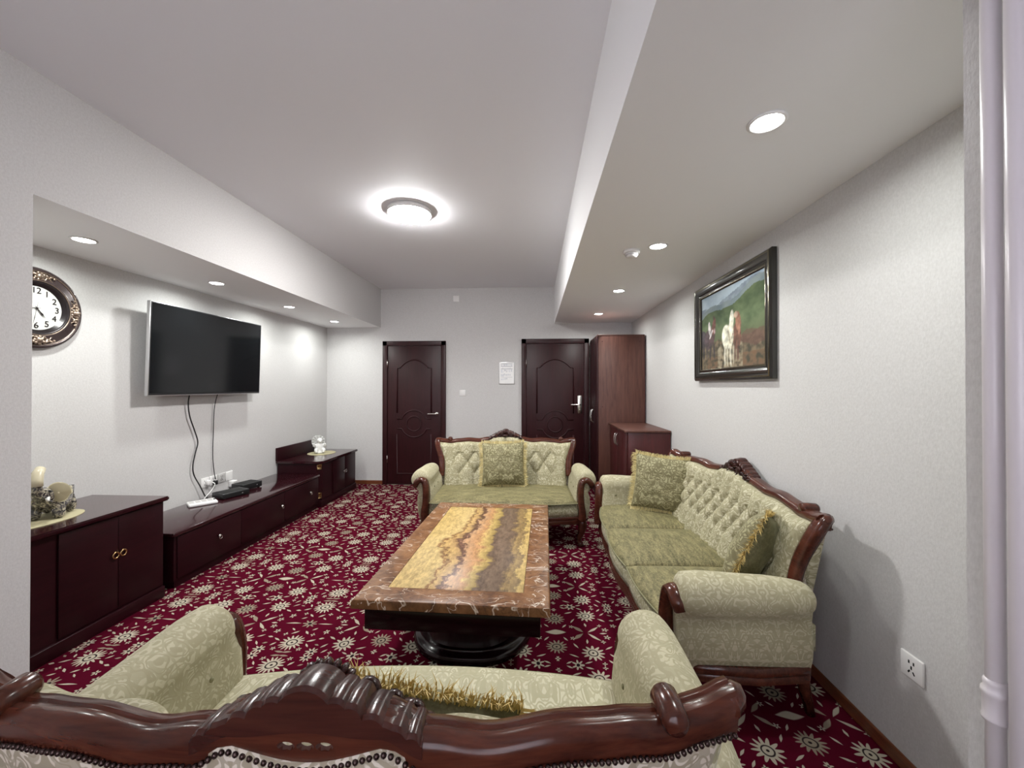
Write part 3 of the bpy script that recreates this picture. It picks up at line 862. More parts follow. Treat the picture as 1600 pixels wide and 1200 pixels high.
flatbox('router', 'slim black router on the low media cabinet, farther from the power strip', 'router', (-2.84, 3.845, 0.389), math.radians(75), 0.105, 0.075, 0.060)

# elephant + mat on the near cabinet
def round_mat(label, loc, a, b, rz):
    bm = bmesh.new(); lathe(bm, [(1.0, 0.0), (1.0, 0.003), (0.985, 0.004), (0.93, 0.0034), (0.92, 0.004), (0.0, 0.004)], 48, None, a, b)
    o = link('round_mat', bm, M['mat']); o.location = loc; o.rotation_euler[2] = rz
    return tag(o, label, 'mat')
round_mat('oval beige felt mat under the elephant on the near cabinet', (-2.70, 2.03, 0.663), 0.14, 0.225, 0)
round_mat('round beige mat under the white figurine on the far cabinet', (-2.76, 5.10, 0.530), 0.165, 0.18, 0)

def skin_mesh(name, verts, edges, radii, mat, parent, sub=2):
    me = bpy.data.meshes.new(name); me.from_pydata(verts, edges, []); 
    tmp = bpy.data.objects.new(name, me); C.objects.link(tmp)
    md = tmp.modifiers.new('skin', 'SKIN'); md.use_smooth_shade = True
    for i, r in enumerate(radii):
        sv = me.skin_vertices[0].data[i]; sv.radius = (r, r); sv.use_root = (i == 0)
    s2 = tmp.modifiers.new('sub', 'SUBSURF'); s2.levels = sub
    dg = bpy.context.evaluated_depsgraph_get()
    m2 = bpy.data.meshes.new_from_object(tmp.evaluated_get(dg))
    bpy.data.objects.remove(tmp)
    m2.materials.clear(); m2.materials.append(mat); m2.name = name
    m2.polygons.foreach_set('use_smooth', [True] * len(m2.polygons))
    o = bpy.data.objects.new(name, m2); C.objects.link(o); o.parent = parent
    return o
# elephant looks along local -Y
t = thing('elephant_figurine', 'elephant figurine with a raised trunk and pearly ears on the near cabinet', 'figurine', (-2.70, 2.115, 0.667), math.radians(32))
V_ = [(0, 0.02, 0.115), (0, 0.075, 0.112), (0, 0.115, 0.095), (0, -0.045, 0.135), (0, -0.085, 0.165), (0, -0.125, 0.165), (0, -0.155, 0.190), (0, -0.158, 0.240), (0, -0.140, 0.285), (0, -0.115, 0.305),
      (0.045, -0.045, 0.075), (0.05, -0.055, 0.018), (-0.045, -0.045, 0.075), (-0.05, -0.055, 0.018), (0.045, 0.085, 0.065), (0.05, 0.085, 0.018), (-0.045, 0.085, 0.065), (-0.05, 0.085, 0.018)]
E_ = [(0, 1), (1, 2), (0, 3), (3, 4), (4, 5), (5, 6), (6, 7), (7, 8), (8, 9), (3, 10), (10, 11), (3, 12), (12, 13), (1, 14), (14, 15), (1, 16), (16, 17)]
R_ = [0.062, 0.060, 0.035, 0.052, 0.048, 0.036, 0.027, 0.022, 0.017, 0.014, 0.030, 0.026, 0.030, 0.026, 0.032, 0.026, 0.032, 0.026]
zmin = 0.018 - 0.026
body = skin_mesh('body', V_, E_, R_, M['stone'], t)
bz = min(v.co.z for v in body.data.vertices)
body.data.transform(Matrix.Translation((0, 0, -bz)))
for s in (-1, 1):
    bm = bmesh.new(); rows = []
    for i in range(9):
        r = i / 8
        rows.append([Vector((s * (0.058 + 0.046 * r * math.cos(a) * (1.0 if math.sin(a) > -.2 else .75)), -0.072 + 0.016 * r * math.cos(a) - 0.012 * (1 - r * r), 0.165 - bz + 0.056 * r * math.sin(a) - 0.010 * r * math.cos(a))) for a in [2 * PI * k / 18 for k in range(18)]])
    grid(bm, rows, closed_v=True)
    bmesh.ops.solidify(bm, geom=bm.faces[:], thickness=0.007)
    link('ear', bm, M['ivory'], t)
    bm = bmesh.new(); tube(bm, catmull([(s * 0.03, -0.115, 0.150 - bz), (s * 0.04, -0.150, 0.140 - bz), (s * 0.042, -0.175, 0.155 - bz)], 5), [0.008] * 6 + [0.006, 0.005, 0.004, 0.003, 0.002], 8); link('tusk', bm, M['porcelain'], t)
    bm = bmesh.new(); ball(bm, (s * 0.038, -0.118, 0.182 - bz), 0.006); link('eye', bm, M['hole'], t)
bm = bmesh.new(); tube(bm, catmull([(0, 0.135, 0.105 - bz), (0.0, 0.158, 0.08 - bz), (0.0, 0.156, 0.045 - bz)], 5), [0.007] * 6 + [0.006, 0.006, 0.005, 0.005, 0.006], 6); link('tail', bm, M['stone'], t)
bm = bmesh.new(); tube(bm, [(0, -0.161, 0.220 - bz), (0, -0.158, 0.250 - bz), (0, -0.142, 0.284 - bz), (0, -0.115, 0.306 - bz)], [0.028, 0.027, 0.024, 0.021], 12); link('trunk_tip', bm, M['ivory'], t)

# white figurine on the far cabinet (ruffled round back, seated body)
t = thing('white_figurine', 'white porcelain figurine with a round ruffled back on the far cabinet', 'figurine', (-2.78, 5.08, 0.534), math.radians(35))
bm = bmesh.new()
lathe(bm, [(0.050, 0.0), (0.056, 0.006), (0.056, 0.018), (0.048, 0.026), (0.046, 0.05), (0.052, 0.075), (0.050, 0.098), (0.038, 0.118), (0.024, 0.132), (0.0, 0.138)], 24); link('body', bm, M['porcelain'], t)
bm = bmesh.new(); rows = []
for i in range(8):
    r = i / 7
    rows.append([Vector((0.078 * r * math.cos(a) - 0.012, 0.028 + 0.010 * r * math.cos(13 * a), 0.150 + 0.080 * r * math.sin(a))) for a in [2 * PI * k / 78 for k in range(78)]])
grid(bm, rows, closed_v=True); bmesh.ops.solidify(bm, geom=bm.faces[:], thickness=0.010); link('ruffle', bm, M['porcelain'], t)
bm = bmesh.new(); ball(bm, (0.004, -0.014, 0.160), (0.034, 0.034, 0.038), n=14, m=9); ball(bm, (0.004, -0.050, 0.152), (0.016, 0.014, 0.014)); link('head', bm, M['porcelain'], t)
for s in (-1, 1):
    bm = bmesh.new(); tube(bm, catmull([(s * 0.042, -0.005, 0.11), (s * 0.066, -0.024, 0.10), (s * 0.058, -0.045, 0.125)], 6), [0.016] * 8 + [0.014, 0.013, 0.012, 0.010, 0.008], 10); link('arm', bm, M['porcelain'], t)
    bm = bmesh.new(); tube(bm, catmull([(s * 0.030, -0.012, 0.055), (s * 0.046, -0.05, 0.045), (s * 0.036, -0.068, 0.016)], 6), [0.022] * 8 + [0.020, 0.018, 0.016, 0.015, 0.014], 10); link('leg', bm, M['porcelain'], t)

# ------------------------------------------------------------------ wardrobe and low cupboard at the right
t = thing('wardrobe', 'tall reddish brown wardrobe in the far right corner beside the door', 'wardrobe', (1.05, 5.25, 0))
def B(name, x0, x1, a, b, z0, z1, mat, bev=0.0, par=None):
    return bx(name, x0 - 1.05, x1 - 1.05, a - 5.25, b - 5.25, z0, z1, M[mat], par or t, bev)
B('side_panel', 0.775, 1.322, 4.930, 4.948, 0, 2.004, 'ward', 0.001)
B('side_panel', 0.775, 1.322, 5.562, 5.580, 0, 2.004, 'ward', 0.001)
B('top_panel', 0.765, 1.326, 4.925, 5.585, 2.004, 2.022, 'ward', 0.001)
B('back_panel', 1.322, 1.330, 4.93, 5.58, 0.02, 2.0, 'cab')
B('carcass', 0.785, 1.322, 4.948, 5.562, 0.06, 2.004, 'cab')
B('plinth', 0.80, 1.32, 4.948, 5.562, 0, 0.06, 'cab')
for a, b, hy in ((4.936, 5.252, 5.215), (5.258, 5.576, 5.295)):
    d = B('door', 0.757, 0.775, a, b, 0.065, 2.000, 'door', 0.001)
    bm = bmesh.new(); tube(bm, catmull([(0.757 - 1.05, hy - 5.25, 0.94), (0.735 - 1.05, hy - 5.25, 0.955), (0.724 - 1.05, hy - 5.25, 1.02), (0.735 - 1.05, hy - 5.25, 1.085), (0.757 - 1.05, hy - 5.25, 1.10)], 6), 0.006, 8); link('handle', bm, M['chrome'], d)
for x, z in ((0.82, 1.94), (0.82, 1.15), (1.27, 1.94), (1.27, 1.15)):
    bm = bmesh.new(); lathe(bm, [(0.007, 0), (0.007, 0.001), (0, 0.0015)], 12, Matrix.Translation((x - 1.05, 4.930 - 5.25, z)) @ Matrix.Rotation(PI / 2, 4, 'X')); link('screw_cap', bm, M['cab'], t)
t = thing('low_cupboard', 'waist-high reddish cupboard with two doors in front of the wardrobe', 'cabinet', (1.12, 4.48, 0))
def B(name, x0, x1, a, b, z0, z1, mat, bev=0.0, par=None):
    return bx(name, x0 - 1.12, x1 - 1.12, a - 4.48, b - 4.48, z0, z1, M[mat], par or t, bev)
B('side_panel', 0.925, 1.335, 4.045, 4.063, 0, 0.940, 'cab', 0.001)
B('side_panel', 0.925, 1.335, 4.899, 4.917, 0, 0.940, 'cab', 0.001)
B('top_panel', 0.888, 1.338, 4.030, 4.922, 0.940, 0.960, 'ward', 0.003)
B('carcass', 0.935, 1.330, 4.063, 4.899, 0.06, 0.940, 'cab'); B('plinth', 0.945, 1.33, 4.063, 4.899, 0, 0.06, 'cab')
for a, b, hy in ((4.066, 4.478, 4.44), (4.484, 4.896, 4.52)):
    d = B('door', 0.908, 0.925, a, b, 0.065, 0.936, 'cab', 0.001)
    bm = bmesh.new(); tube(bm, catmull([(0.908 - 1.12, hy - 4.48, 0.76), (0.888 - 1.12, hy - 4.48, 0.77), (0.880 - 1.12, hy - 4.48, 0.82), (0.888 - 1.12, hy - 4.48, 0.87), (0.908 - 1.12, hy - 4.48, 0.88)], 6), 0.0055, 8); link('handle', bm, M['chrome'], d)

# ------------------------------------------------------------------ painting
PW, PH, fwid = 1.07, 0.733, 0.088
t = thing('painting', 'dark framed painting of three horses on the right wall', 'painting', (XR, 2.842, 1.805), -PI / 2)
bm = bmesh.new(); W2, H2 = PW / 2, PH / 2
prof = [(0.0, -0.004), (0.0, -0.030), (0.010, -0.040), (0.022, -0.042), (0.045, -0.034), (0.064, -0.024), (0.070, -0.026), (0.079, -0.024), (0.088, -0.012)]
rows = [[(sx * (W2 - d), y, sz * (H2 - d)) for sx, sz in ((-1, -1), (1, -1), (1, 1), (-1, 1))] for d, y in prof]
grid(bm, rows, closed_v=True); sharp(link('frame', bm, M['frame'], t), 35)
for d, r in ((0.018, 0.006), (0.080, 0.005)):
    bm = bmesh.new()
    rows = [[(sx * (W2 - d + q * 0.0), -0.0425 if d < 0.05 else -0.0245, sz * (H2 - d)) for sx, sz in ((-1, -1), (1, -1), (1, 1), (-1, 1))] for q in (0,)]
    yb = -0.0395 if d < 0.05 else -0.0215
    pr = [(d - r, yb), (d - r * 0.5, yb - 0.0035), (d + r * 0.5, yb - 0.0035), (d + r, yb)]
    rows = [[(sx * (W2 - q), y, sz * (H2 - q)) for sx, sz in ((-1, -1), (1, -1), (1, 1), (-1, 1))] for q, y in pr]
    grid(bm, rows, closed_v=True); link('frame_lip', bm, M['lip'], t)
HORSES = [  # u, v, ru, rv, rot, colour
    (0.02, 0.42, 0.08, 0.13, 0, (0.06, 0.05, 0.055)), (0.12, 0.40, 0.07, 0.14, 0, (0.075, 0.05, 0.055)), (0.20, 0.44, 0.06, 0.15, -0.2, (0.10, 0.06, 0.06)),
    (0.235, 0.56, 0.035, 0.12, -0.15, (0.15, 0.065, 0.05)), (0.155, 0.55, 0.025, 0.10, 0.1, (0.62, 0.58, 0.56)), (0.185, 0.47, 0.014, 0.07, -0.5, (0.62, 0.58, 0.56)), (0.235, 0.68, 0.012, 0.03, 0, (0.10, 0.05, 0.05)), (0.25, 0.50, 0.02, 0.035, 0, (0.36, 0.25, 0.24)),
    (0.17, 0.24, 0.017, 0.13, -0.06, (0.05, 0.04, 0.04)), (0.24, 0.24, 0.016, 0.12, 0.10, (0.05, 0.04, 0.04)), (0.04, 0.25, 0.016, 0.12, 0, (0.05, 0.04, 0.04)), (0.10, 0.25, 0.012, 0.11, 0, (0.05, 0.04, 0.04)),
    (0.615, 0.37, 0.065, 0.17, 0, (0.16, 0.075, 0.05)), (0.635, 0.53, 0.040, 0.13, 0.1, (0.28, 0.13, 0.085)), (0.655, 0.46, 0.018, 0.09, -0.1, (0.30, 0.15, 0.10)), (0.60, 0.62, 0.030, 0.04, 0, (0.42, 0.30, 0.22)), (0.63, 0.20, 0.018, 0.14, 0, (0.13, 0.07, 0.05)), (0.585, 0.20, 0.015, 0.13, 0, (0.13, 0.07, 0.05)),
    (0.46, 0.38, 0.085, 0.16, 0.1, (0.70, 0.68, 0.55)), (0.52, 0.40, 0.05, 0.16, 0, (0.62, 0.58, 0.45)), (0.535, 0.56, 0.035, 0.14, -0.06, (0.72, 0.70, 0.58)), (0.54, 0.47, 0.022, 0.10, 0, (0.66, 0.62, 0.50)), (0.545, 0.66, 0.016, 0.04, 0.2, (0.72, 0.70, 0.6)), (0.50, 0.36, 0.012, 0.12, 0.2, (0.42, 0.38, 0.28)),
    (0.43, 0.17, 0.018, 0.15, 0, (0.60, 0.56, 0.44)), (0.47, 0.15, 0.015, 0.14, 0, (0.45, 0.42, 0.32)), (0.52, 0.15, 0.018, 0.15, 0.04, (0.62, 0.58, 0.46)), (0.565, 0.16, 0.014, 0.13, 0, (0.40, 0.36, 0.27)),
    (0.555, 0.395, 0.012, 0.02, 0, (0.30, 0.22, 0.18))]
def fbm(x, y, s=1.0, z=0.0): return mnoise.fractal(Vector((x * s, y * s, z)), 1.0, 2.0, 4)
def lerp3(a, b, t): t = max(0, min(1, t)); return tuple(p + (q - p) * t for p, q in zip(a, b))
def picture(u, v):
    n = fbm(u, v, 5); n2 = fbm(u, v, 16, 3.0)
    col = lerp3((0.48, 0.58, 0.66), (0.34, 0.44, 0.55), n + 0.4)
    r1 = 0.90 + 0.07 * math.sin(u * 5 + 3.8) + 0.03 * n
    if v < r1: col = lerp3((0.20, 0.24, 0.30), (0.30, 0.36, 0.42), 0.5 + n2)
    r2 = 0.70 + 0.17 * u + 0.035 * math.sin(u * 9) + 0.02 * n
    if v < r2 + 0.07: col = lerp3((0.16, 0.21, 0.24), (0.25, 0.30, 0.31), 0.5 + n)
    if v < r2: col = lerp3((0.045, 0.075, 0.032), (0.12, 0.16, 0.075), 0.5 + n * 0.8 + 0.3 * n2)
    g1 = 0.36 + 0.05 * n
    if v < g1 + 0.2: col = lerp3(col, (0.10, 0.11, 0.055), (g1 + 0.2 - v) * 3)
    if v < g1: col = lerp3((0.050, 0.045, 0.028), (0.17, 0.125, 0.075), 0.45 + n2)
    d = ((u - 0.86) / 0.2) ** 2 + ((v - 0.33) / 0.09) ** 2 + n
    if d < 1: col = lerp3(col, (0.115, 0.052, 0.040), 0.6)
    if v < 0.16 and u > 0.1: col = lerp3(col, (0.15, 0.085, 0.045), 0.5 + n2)
    if 0.30 < u < 0.70 and v < 0.30: col = lerp3(col, (0.32, 0.28, 0.19), 0.35 + n2)
    for a, b, ra, rb, ro, c in HORSES:
        du, dv = u - a, v - b; cs, sn = math.cos(ro), math.sin(ro)
        x, y = (du * cs + dv * sn) / ra, (-du * sn + dv * cs) / rb
        e = x * x + y * y
        if e < 1: col = lerp3(col, tuple(k * (0.9 + 0.55 * n2 - 0.25 * x) for k in c), min(1, (1 - e) * 5))
    return tuple(max(0.0, min(1, k)) for k in col)
o = painted('canvas', PW - 2 * fwid + 0.004, PH - 2 * fwid + 0.004, 150, 96, picture, M['canvas'], t); o.location = (0, -0.010, 0)
bx('backing', -W2 + 0.02, W2 - 0.02, -0.008, 0.0, -H2 + 0.02, H2 - 0.02, M['black'], t)

# ------------------------------------------------------------------ coffee table
t = thing('coffee_table', 'long coffee table with a yellow onyx panel framed in brown marble', 'table', (-0.345, 2.445, 0), math.radians(-1.6))
TX, TY, bw = 0.432, 0.742, 0.118
bm = bmesh.new()
prof = [(0.0, 0.430), (0.0, 0.455), (0.004, 0.466), (0.012, 0.470), (bw, 0.470), (bw, 0.462), (bw, 0.430)]
rows = [[(sx * (TX - d), sy * (TY - d), z) for sx, sy in ((-1, -1), (1, -1), (1, 1), (-1, 1))] for d, z in prof]
grid(bm, rows, closed_u=True, closed_v=True); sharp(link('marble_border', bm, M['marble'], t), 35)
bx('onyx_panel', -TX + bw + 0.002, TX - bw - 0.002, -TY + bw + 0.002, TY - bw - 0.002, 0.432, 0.4695, M['onyx'], t, 0.0008, 1)
bx('inlay_line', -TX + bw + 0.0003, TX - bw - 0.0003, -TY + bw + 0.0003, TY - bw - 0.0003, 0.431, 0.4672, M['hole'], t)
bx('top_moulding', -TX + 0.022, TX - 0.022, -TY + 0.022, TY - 0.022, 0.412, 0.430, M['table_wood'], t, 0.007, 3)
bx('apron', -TX + 0.042, TX - 0.042, -TY + 0.042, TY - 0.042, 0.318, 0.413, M['table_wood'], t, 0.004)
def oval(bm, prof, a, b, n=56, e=2.6):
    rows = []
    for d, z in prof:
        rows.append([((a - d) * math.copysign(abs(math.cos(q)) ** (2 / e), math.cos(q)), (b - d) * math.copysign(abs(math.sin(q)) ** (2 / e), math.sin(q)), z) for q in [2 * PI * k / n for k in range(n)]])
    V = grid(bm, rows, closed_v=True); cap(bm, V[0]); cap(bm, V[-1]); return bm
bm = bmesh.new(); oval(bm, [(0.03, 0.06), (0.045, 0.10), (0.05, 0.2), (0.04, 0.28), (0.02, 0.319)], 0.31, 0.43); sharp(link('pedestal', bm, M['table_wood'], t), 50)
bm = bmesh.new(); oval(bm, [(0.006, 0.0), (0.0, 0.012), (0.002, 0.032), (0.014, 0.046), (0.03, 0.050), (0.036, 0.062)], 0.345, 0.455); sharp(link('base', bm, M['table_wood'], t), 50)

# ------------------------------------------------------------------ carved sofas
def make_sofa(hw, n_seat, label, name, tuft_a, tuft_b, rows_b):
    root = thing(name, label, 'sofa')
    dom = M['damask']; ZR = 0.86
    cc = lambda x: 0.10 * (1 - min(1.0, (x / hw) ** 2))
    RT = [(0, .905), (.16 * .7 / hw, .895), (.26 * .7 / hw, .862), (.4, .847), (.55, .856), (.7, .850), (.8, .842), (.9, .852), (1.0, .866)]
    zt = lambda x: ip(RT, abs(x) / hw)
    BD = [(0, .086), (.20 * .7 / hw, .047), (.38, .040), (.55, .046), (.75, .047), (.9, .048), (1.0, .062)]
    xs_post = lambda z: ip([(.30, hw - .085), (.58, hw - .085), (.66, hw - .076), (.74, hw - .050), (.81, hw - .028), (.86, hw - .020)], z)
    sf = .645 if n_seat == 1 else .610      # seat depth at the arms
    az = .572 if n_seat == 1 else .548      # arm roll height
    y_in = lambda x, z: cc(x) * (0.55 + 0.45 * (z - .4) / .46) - .040 + (z - ZR) * .20
    y_out = lambda x, z: cc(x) + .028 + (z - ZR) * .14
    N = 81
    XS_ = [-hw + 2 * hw * k / (N - 1) for k in range(N)]
    # ---- crest rail
    bm = bmesh.new(); rows = []
    for x in XS_:
        b = ip(BD, abs(x) / hw); z = zt(x); y = cc(x) + .030
        sec = [(0, -b), (.001, -.012), (-.004, -.002), (-.014, .006), (-.026, .007), (-.036, .003), (-.042, .006), (-.056, .003), (-.066, -.010), (-.066, -.024), (-.058, -.036), (-.046, -.042), (-.034, -.046), (-.022, -b)]
        rows.append([(x * 0.985, y + q + .14 * r, z + r) for q, r in sec])
    V = grid(bm, rows, closed_v=True); cap(bm, V[0]); cap(bm, V[-1])
    rail = link('crest_rail', bm, M['mahog'], root)
    # pierced slots in the back of the crest
    cut = bmesh.new()
    for k in (-1, 0, 1): ball(cut, (k * .029, cc(0) + .036, .858), (.0165, .022, .0095), n=12, m=8)
    co = link('cut', cut, M['carve']); md = rail.modifiers.new('slots', 'BOOLEAN'); md.object = co; md.operation = 'DIFFERENCE'; md.solver = 'EXACT'; md.use_self = True
    dg = bpy.context.evaluated_depsgraph_get()
    nm = bpy.data.meshes.new_from_object(rail.evaluated_get(dg)); rail.modifiers.clear(); rail.data = nm
    bpy.data.objects.remove(co)
    nm.materials.clear(); nm.materials.append(M['mahog']); nm.materials.append(M['slot_wood'])
    for p in nm.polygons:
        q = p.center
        p.material_index = 1 if abs(q.x) < .048 and abs(q.z - .858) < .012 and q.y < cc(q.x) + .030 + .14 * (q.z - zt(q.x)) - .0012 and q.y > cc(0) + .008 else 0
    nm.polygons.foreach_set('use_smooth', [True] * len(nm.polygons)); sharp(rail, 38)
    # small scroll nubs near the ends
    for s in (-1, 1):
        bm = bmesh.new(); x = s * hw * .815; y = cc(x); z = zt(x) + .010
        lathe(bm, [(0.0, -.040), (.016, -.038), (.022, -.030), (.024, 0.0), (.024, .028), (.020, .035), (0.0, .036)], 18, Matrix.Translation((x, y, z)) @ Matrix.Rotation(PI / 2, 4, 'X'))
        link('scroll_nub', bm, M['mahog'], root)
    # ---- carved crest
    bm = bmesh.new(); y0 = cc(0) + .034
    lobes = [(0, .046, .905), (.046, .020, .914), (.068, .018, .908), (.098, .022, .888), (.132, .020, .872), (.158, .014, .866)]
    def ztop(x):
        x = abs(x); best = zt(x) + .004
        for cx, r, zc_ in lobes:
            if abs(x - cx) < r: best = max(best, zc_ + math.sqrt(max(0.0, r * r - (x - cx) ** 2)) * 1.0)
        return best
    rows = []
    for k in range(141):
        x = -.175 + .35 * k / 140; z = ztop(x); yy = cc(x) + .032; zb = zt(x) - .02
        rows.append([(x, yy, zb), (x, yy, z - .005), (x, yy - .006, z), (x, yy - .030, z + .001), (x, yy - .062, z - .006), (x, yy - .068, z - .014), (x, yy - .066, zb)])
    V = grid(bm, rows); cap(bm, V[0]); cap(bm, V[-1])
    crest = sharp(link('carved_crest', bm, M['carve'], root), 28)
    yf = cc(0) - .036
    bm = bmesh.new()
    for k in range(9):
        a = PI * (0.08 + 0.84 * k / 8)
        Mx = Matrix.Rotation(-(a - PI / 2), 3, 'Y')
        ball(bm, (.032 * math.cos(a), yf - .004, .898 + .026 * math.sin(a)), (.0080, .010, .019), Mx, 8, 6)
    ball(bm, (0, yf - .008, .890), (.030, .012, .013), n=12, m=8)
    for s in (-1, 1):
        for (cx, cz, r0, tr) in ((.062, .895, .020, 1.7), (.100, .876, .018, 1.5), (.135, .862, .014, 1.4), (.045, .866, .015, 1.5)):
            pts = []
            for k in range(18):
                q = k / 17; a = q * tr * 2 * PI * s + (PI if s > 0 else 0); r = r0 * (1 - .8 * q)
                pts.append((s * cx + r * math.cos(a), cc(cx) - .038 - .006 * q, cz + r * math.sin(a)))
            tube(bm, pts, [.0065 - .002 * k / 17 for k in range(18)], 6)
        for k in range(5):
            Mx = Matrix.Rotation(s * (0.5 + .22 * k), 3, 'Y')
            ball(bm, (s * (.03 + .030 * k), cc(.1) - .036, .880 - .006 * k + (.012 if k % 2 else 0)), (.007, .009, .020), Mx, 8, 6)
    for k in range(5): ball(bm, ((k - 2) * .016, yf - .002, .852 - .010 * (2 - abs(k - 2))), (.010, .010, .014), n=8, m=6)
    for v in bm.verts:
        v.co.y = (v.co.y - cc(v.co.x) + .030) * 1.7 + cc(v.co.x) - .030
        v.co.x *= 1.08; v.co.z = (v.co.z - .885) * 1.06 + .881
    link('leaf_carving', bm, M['leaf'], crest)
    # ---- side posts
    for s in (-1, 1):
        pts = catmull([(s * (hw - .066), -.104, .50), (s * (hw - .066), -.088, .60), (s * (hw - .055), -.070, .68), (s * (hw - .028), -.050, .76), (s * (hw - .010), -.030, .82), (s * (hw - .012), -.006, .848), (s * (hw - .030), .022, .848)], 8)
        sec = [(-.026, -.018), (-.010, -.024), (.0, -.019), (.010, -.024), (.026, -.018), (.031, 0), (.027, .018), (.0, .022), (-.027, .018), (-.031, 0)]
        n_ = len(pts)
        bm = bmesh.new(); tube(bm, pts, [ip([(0, .9), (.6, 1.0), (.82, .92), (1.0, .70)], k / (n_ - 1)) for k in range(n_)], section=sec, up=Vector((0, 1, 0)))
        link('side_post', bm, M['mahog'], root)
    # ---- back inner upholstery with buttons
    z_lo, z_hi = .385, None
    bz = [z_lo + .135 + tuft_b * k for k in range(rows_b)]
    ztt, zbb = bz[-1], bz[0]
    def bulge(x, z):
        e = max(0.0, 1 - (abs(x) / (hw - .16)) ** 8) if abs(x) < hw - .16 else 0.0
        if z > ztt:
            ph = 0.0 if (rows_b - 1) % 2 == 0 else .5
            h = abs(math.sin(PI * (x / tuft_a + ph))) ** .40
            d = 1 - .92 * (1 - h) 
        elif z < zbb:
            h = abs(math.sin(PI * (x / tuft_a))) ** .45; d = 1 - .75 * (1 - h)
        else:
            r = (z - zbb) / tuft_b
            p = .5 * (r) + x / tuft_a; q = -.5 * (r) + x / tuft_a
            d = (abs(math.sin(PI * p)) * abs(math.sin(PI * q))) ** .36
        return .046 * (d * e + .85 * (1 - e))
    nx = 150 if n_seat > 1 else 126; nz = 64
    bm = bmesh.new(); rows = []
    for j in range(nz + 1):
        tz = j / nz; r = []
        for i in range(nx + 1):
            s = -1 + 2 * i / nx
            zz0 = z_lo + (.84 - z_lo) * tz
            x = s * (xs_post(zz0) - .006)
            z = z_lo + (zt(x) - .030 - z_lo) * tz
            edge = min(1, (1 - abs(s)) / .07) ** .5 * min(1, (1 - tz) / .06 + .1) ** .5
            r.append((x, y_in(x, z) - bulge(x, z) * edge, z))
        rows.append(r)
    # back side of the upholstery block
    V = grid(bm, rows)
    bk = []
    for j in (nz, 0):
        bk.append([(rows[j][i][0], y_out(rows[j][i][0], rows[j][i][2]) - .01, rows[j][i][2]) for i in range(nx + 1)])
    W_ = [[bm.verts.new(p) for p in r] for r in bk]
    for i in range(nx):
        bm.faces.new((V[nz][i], V[nz][i + 1], W_[0][i + 1], W_[0][i]))
        bm.faces.new((W_[0][i], W_[0][i + 1], W_[1][i + 1], W_[1][i]))
        bm.faces.new((W_[1][i], W_[1][i + 1], V[0][i + 1], V[0][i]))
    cap(bm, [V[j][0] for j in range(nz + 1)] + [W_[0][0], W_[1][0]]); cap(bm, [V[j][nx] for j in range(nz + 1)] + [W_[0][nx], W_[1][nx]])
    back = link('backrest', bm, dom, root)
    bme = bmesh.new(); ball(bme, (0, 0, 0), (.009, .006, .009), n=10, m=6)
    bt = None
    for r, z in enumerate(bz):
        off = 0 if r % 2 == 0 else .5
        for k in range(-12, 13):
            x = (k + off) * tuft_a
            if abs(x) > hw - .20: continue
            loc = (x, y_in(x, z) - .004, z)
            if bt is None: bt = o = link('button', bme, M['button'], back)
            else:
                o = bt.copy(); C.objects.link(o); o.parent = back
            o.location = loc
    # ---- outer back panel
    bm = bmesh.new(); rows = []
    for j in range(13):
        tz = j / 12
        r = []
        for i in range(61):
            s = -1 + 2 * i / 60
            x = s * (xs_post(.24 + .6 * tz) + .040 - .046 * tz)
            z = .235 + (zt(x) - ip(BD, abs(x) / hw) + .012 - .235) * tz
            r.append((x, y_out(x, z) - .012 * max(0, abs(s) - .9) * 10, z))
        rows.append(r)
    V = grid(bm, rows)
    fr = [[bm.verts.new((p.co.x, p.co.y - .055, p.co.z)) for p in r] for r in V]
    for L in (fr,):
        for j in range(12):
            for i in range(60): bm.faces.new((L[j][i], L[j + 1][i], L[j + 1][i + 1], L[j][i + 1]))
    for j in range(12):
        bm.faces.new((V[j][0], V[j + 1][0], fr[j + 1][0], fr[j][0])); bm.faces.new((V[j][60], fr[j][60], fr[j + 1][60], V[j + 1][60]))
    for i in range(60):
        bm.faces.new((V[0][i], fr[0][i], fr[0][i + 1], V[0][i + 1])); bm.faces.new((V[12][i], V[12][i + 1], fr[12][i + 1], fr[12][i]))
    link('back_panel', bm, M['damask_back'], root)
    # nail heads
    bm = bmesh.new(); x = -hw + .02
    while x < hw - .02:
        z = zt(x) - ip(BD, abs(x) / hw) + .004
        ball(bm, (x, cc(x) + .034 + .14 * (z - zt(x)), z), (.0050, .0045, .0050), n=7, m=4); x += .0106
    tag(link('nail_trim', bm, M['nail'], root), kind='stuff')
    # ---- seat
    def plan_w(y): return ip([(-sf + .01, hw - .012), (-sf + .06, hw - .075)], y)
    ncs = n_seat
    def yfront(x):
        u = x / hw; y = -sf - .075 * (1 - u * u)
        if ncs > 1:
            k = (x + hw) / (2 * hw) * ncs; y -= .020 * abs(math.sin(PI * k)) - .012
        return y
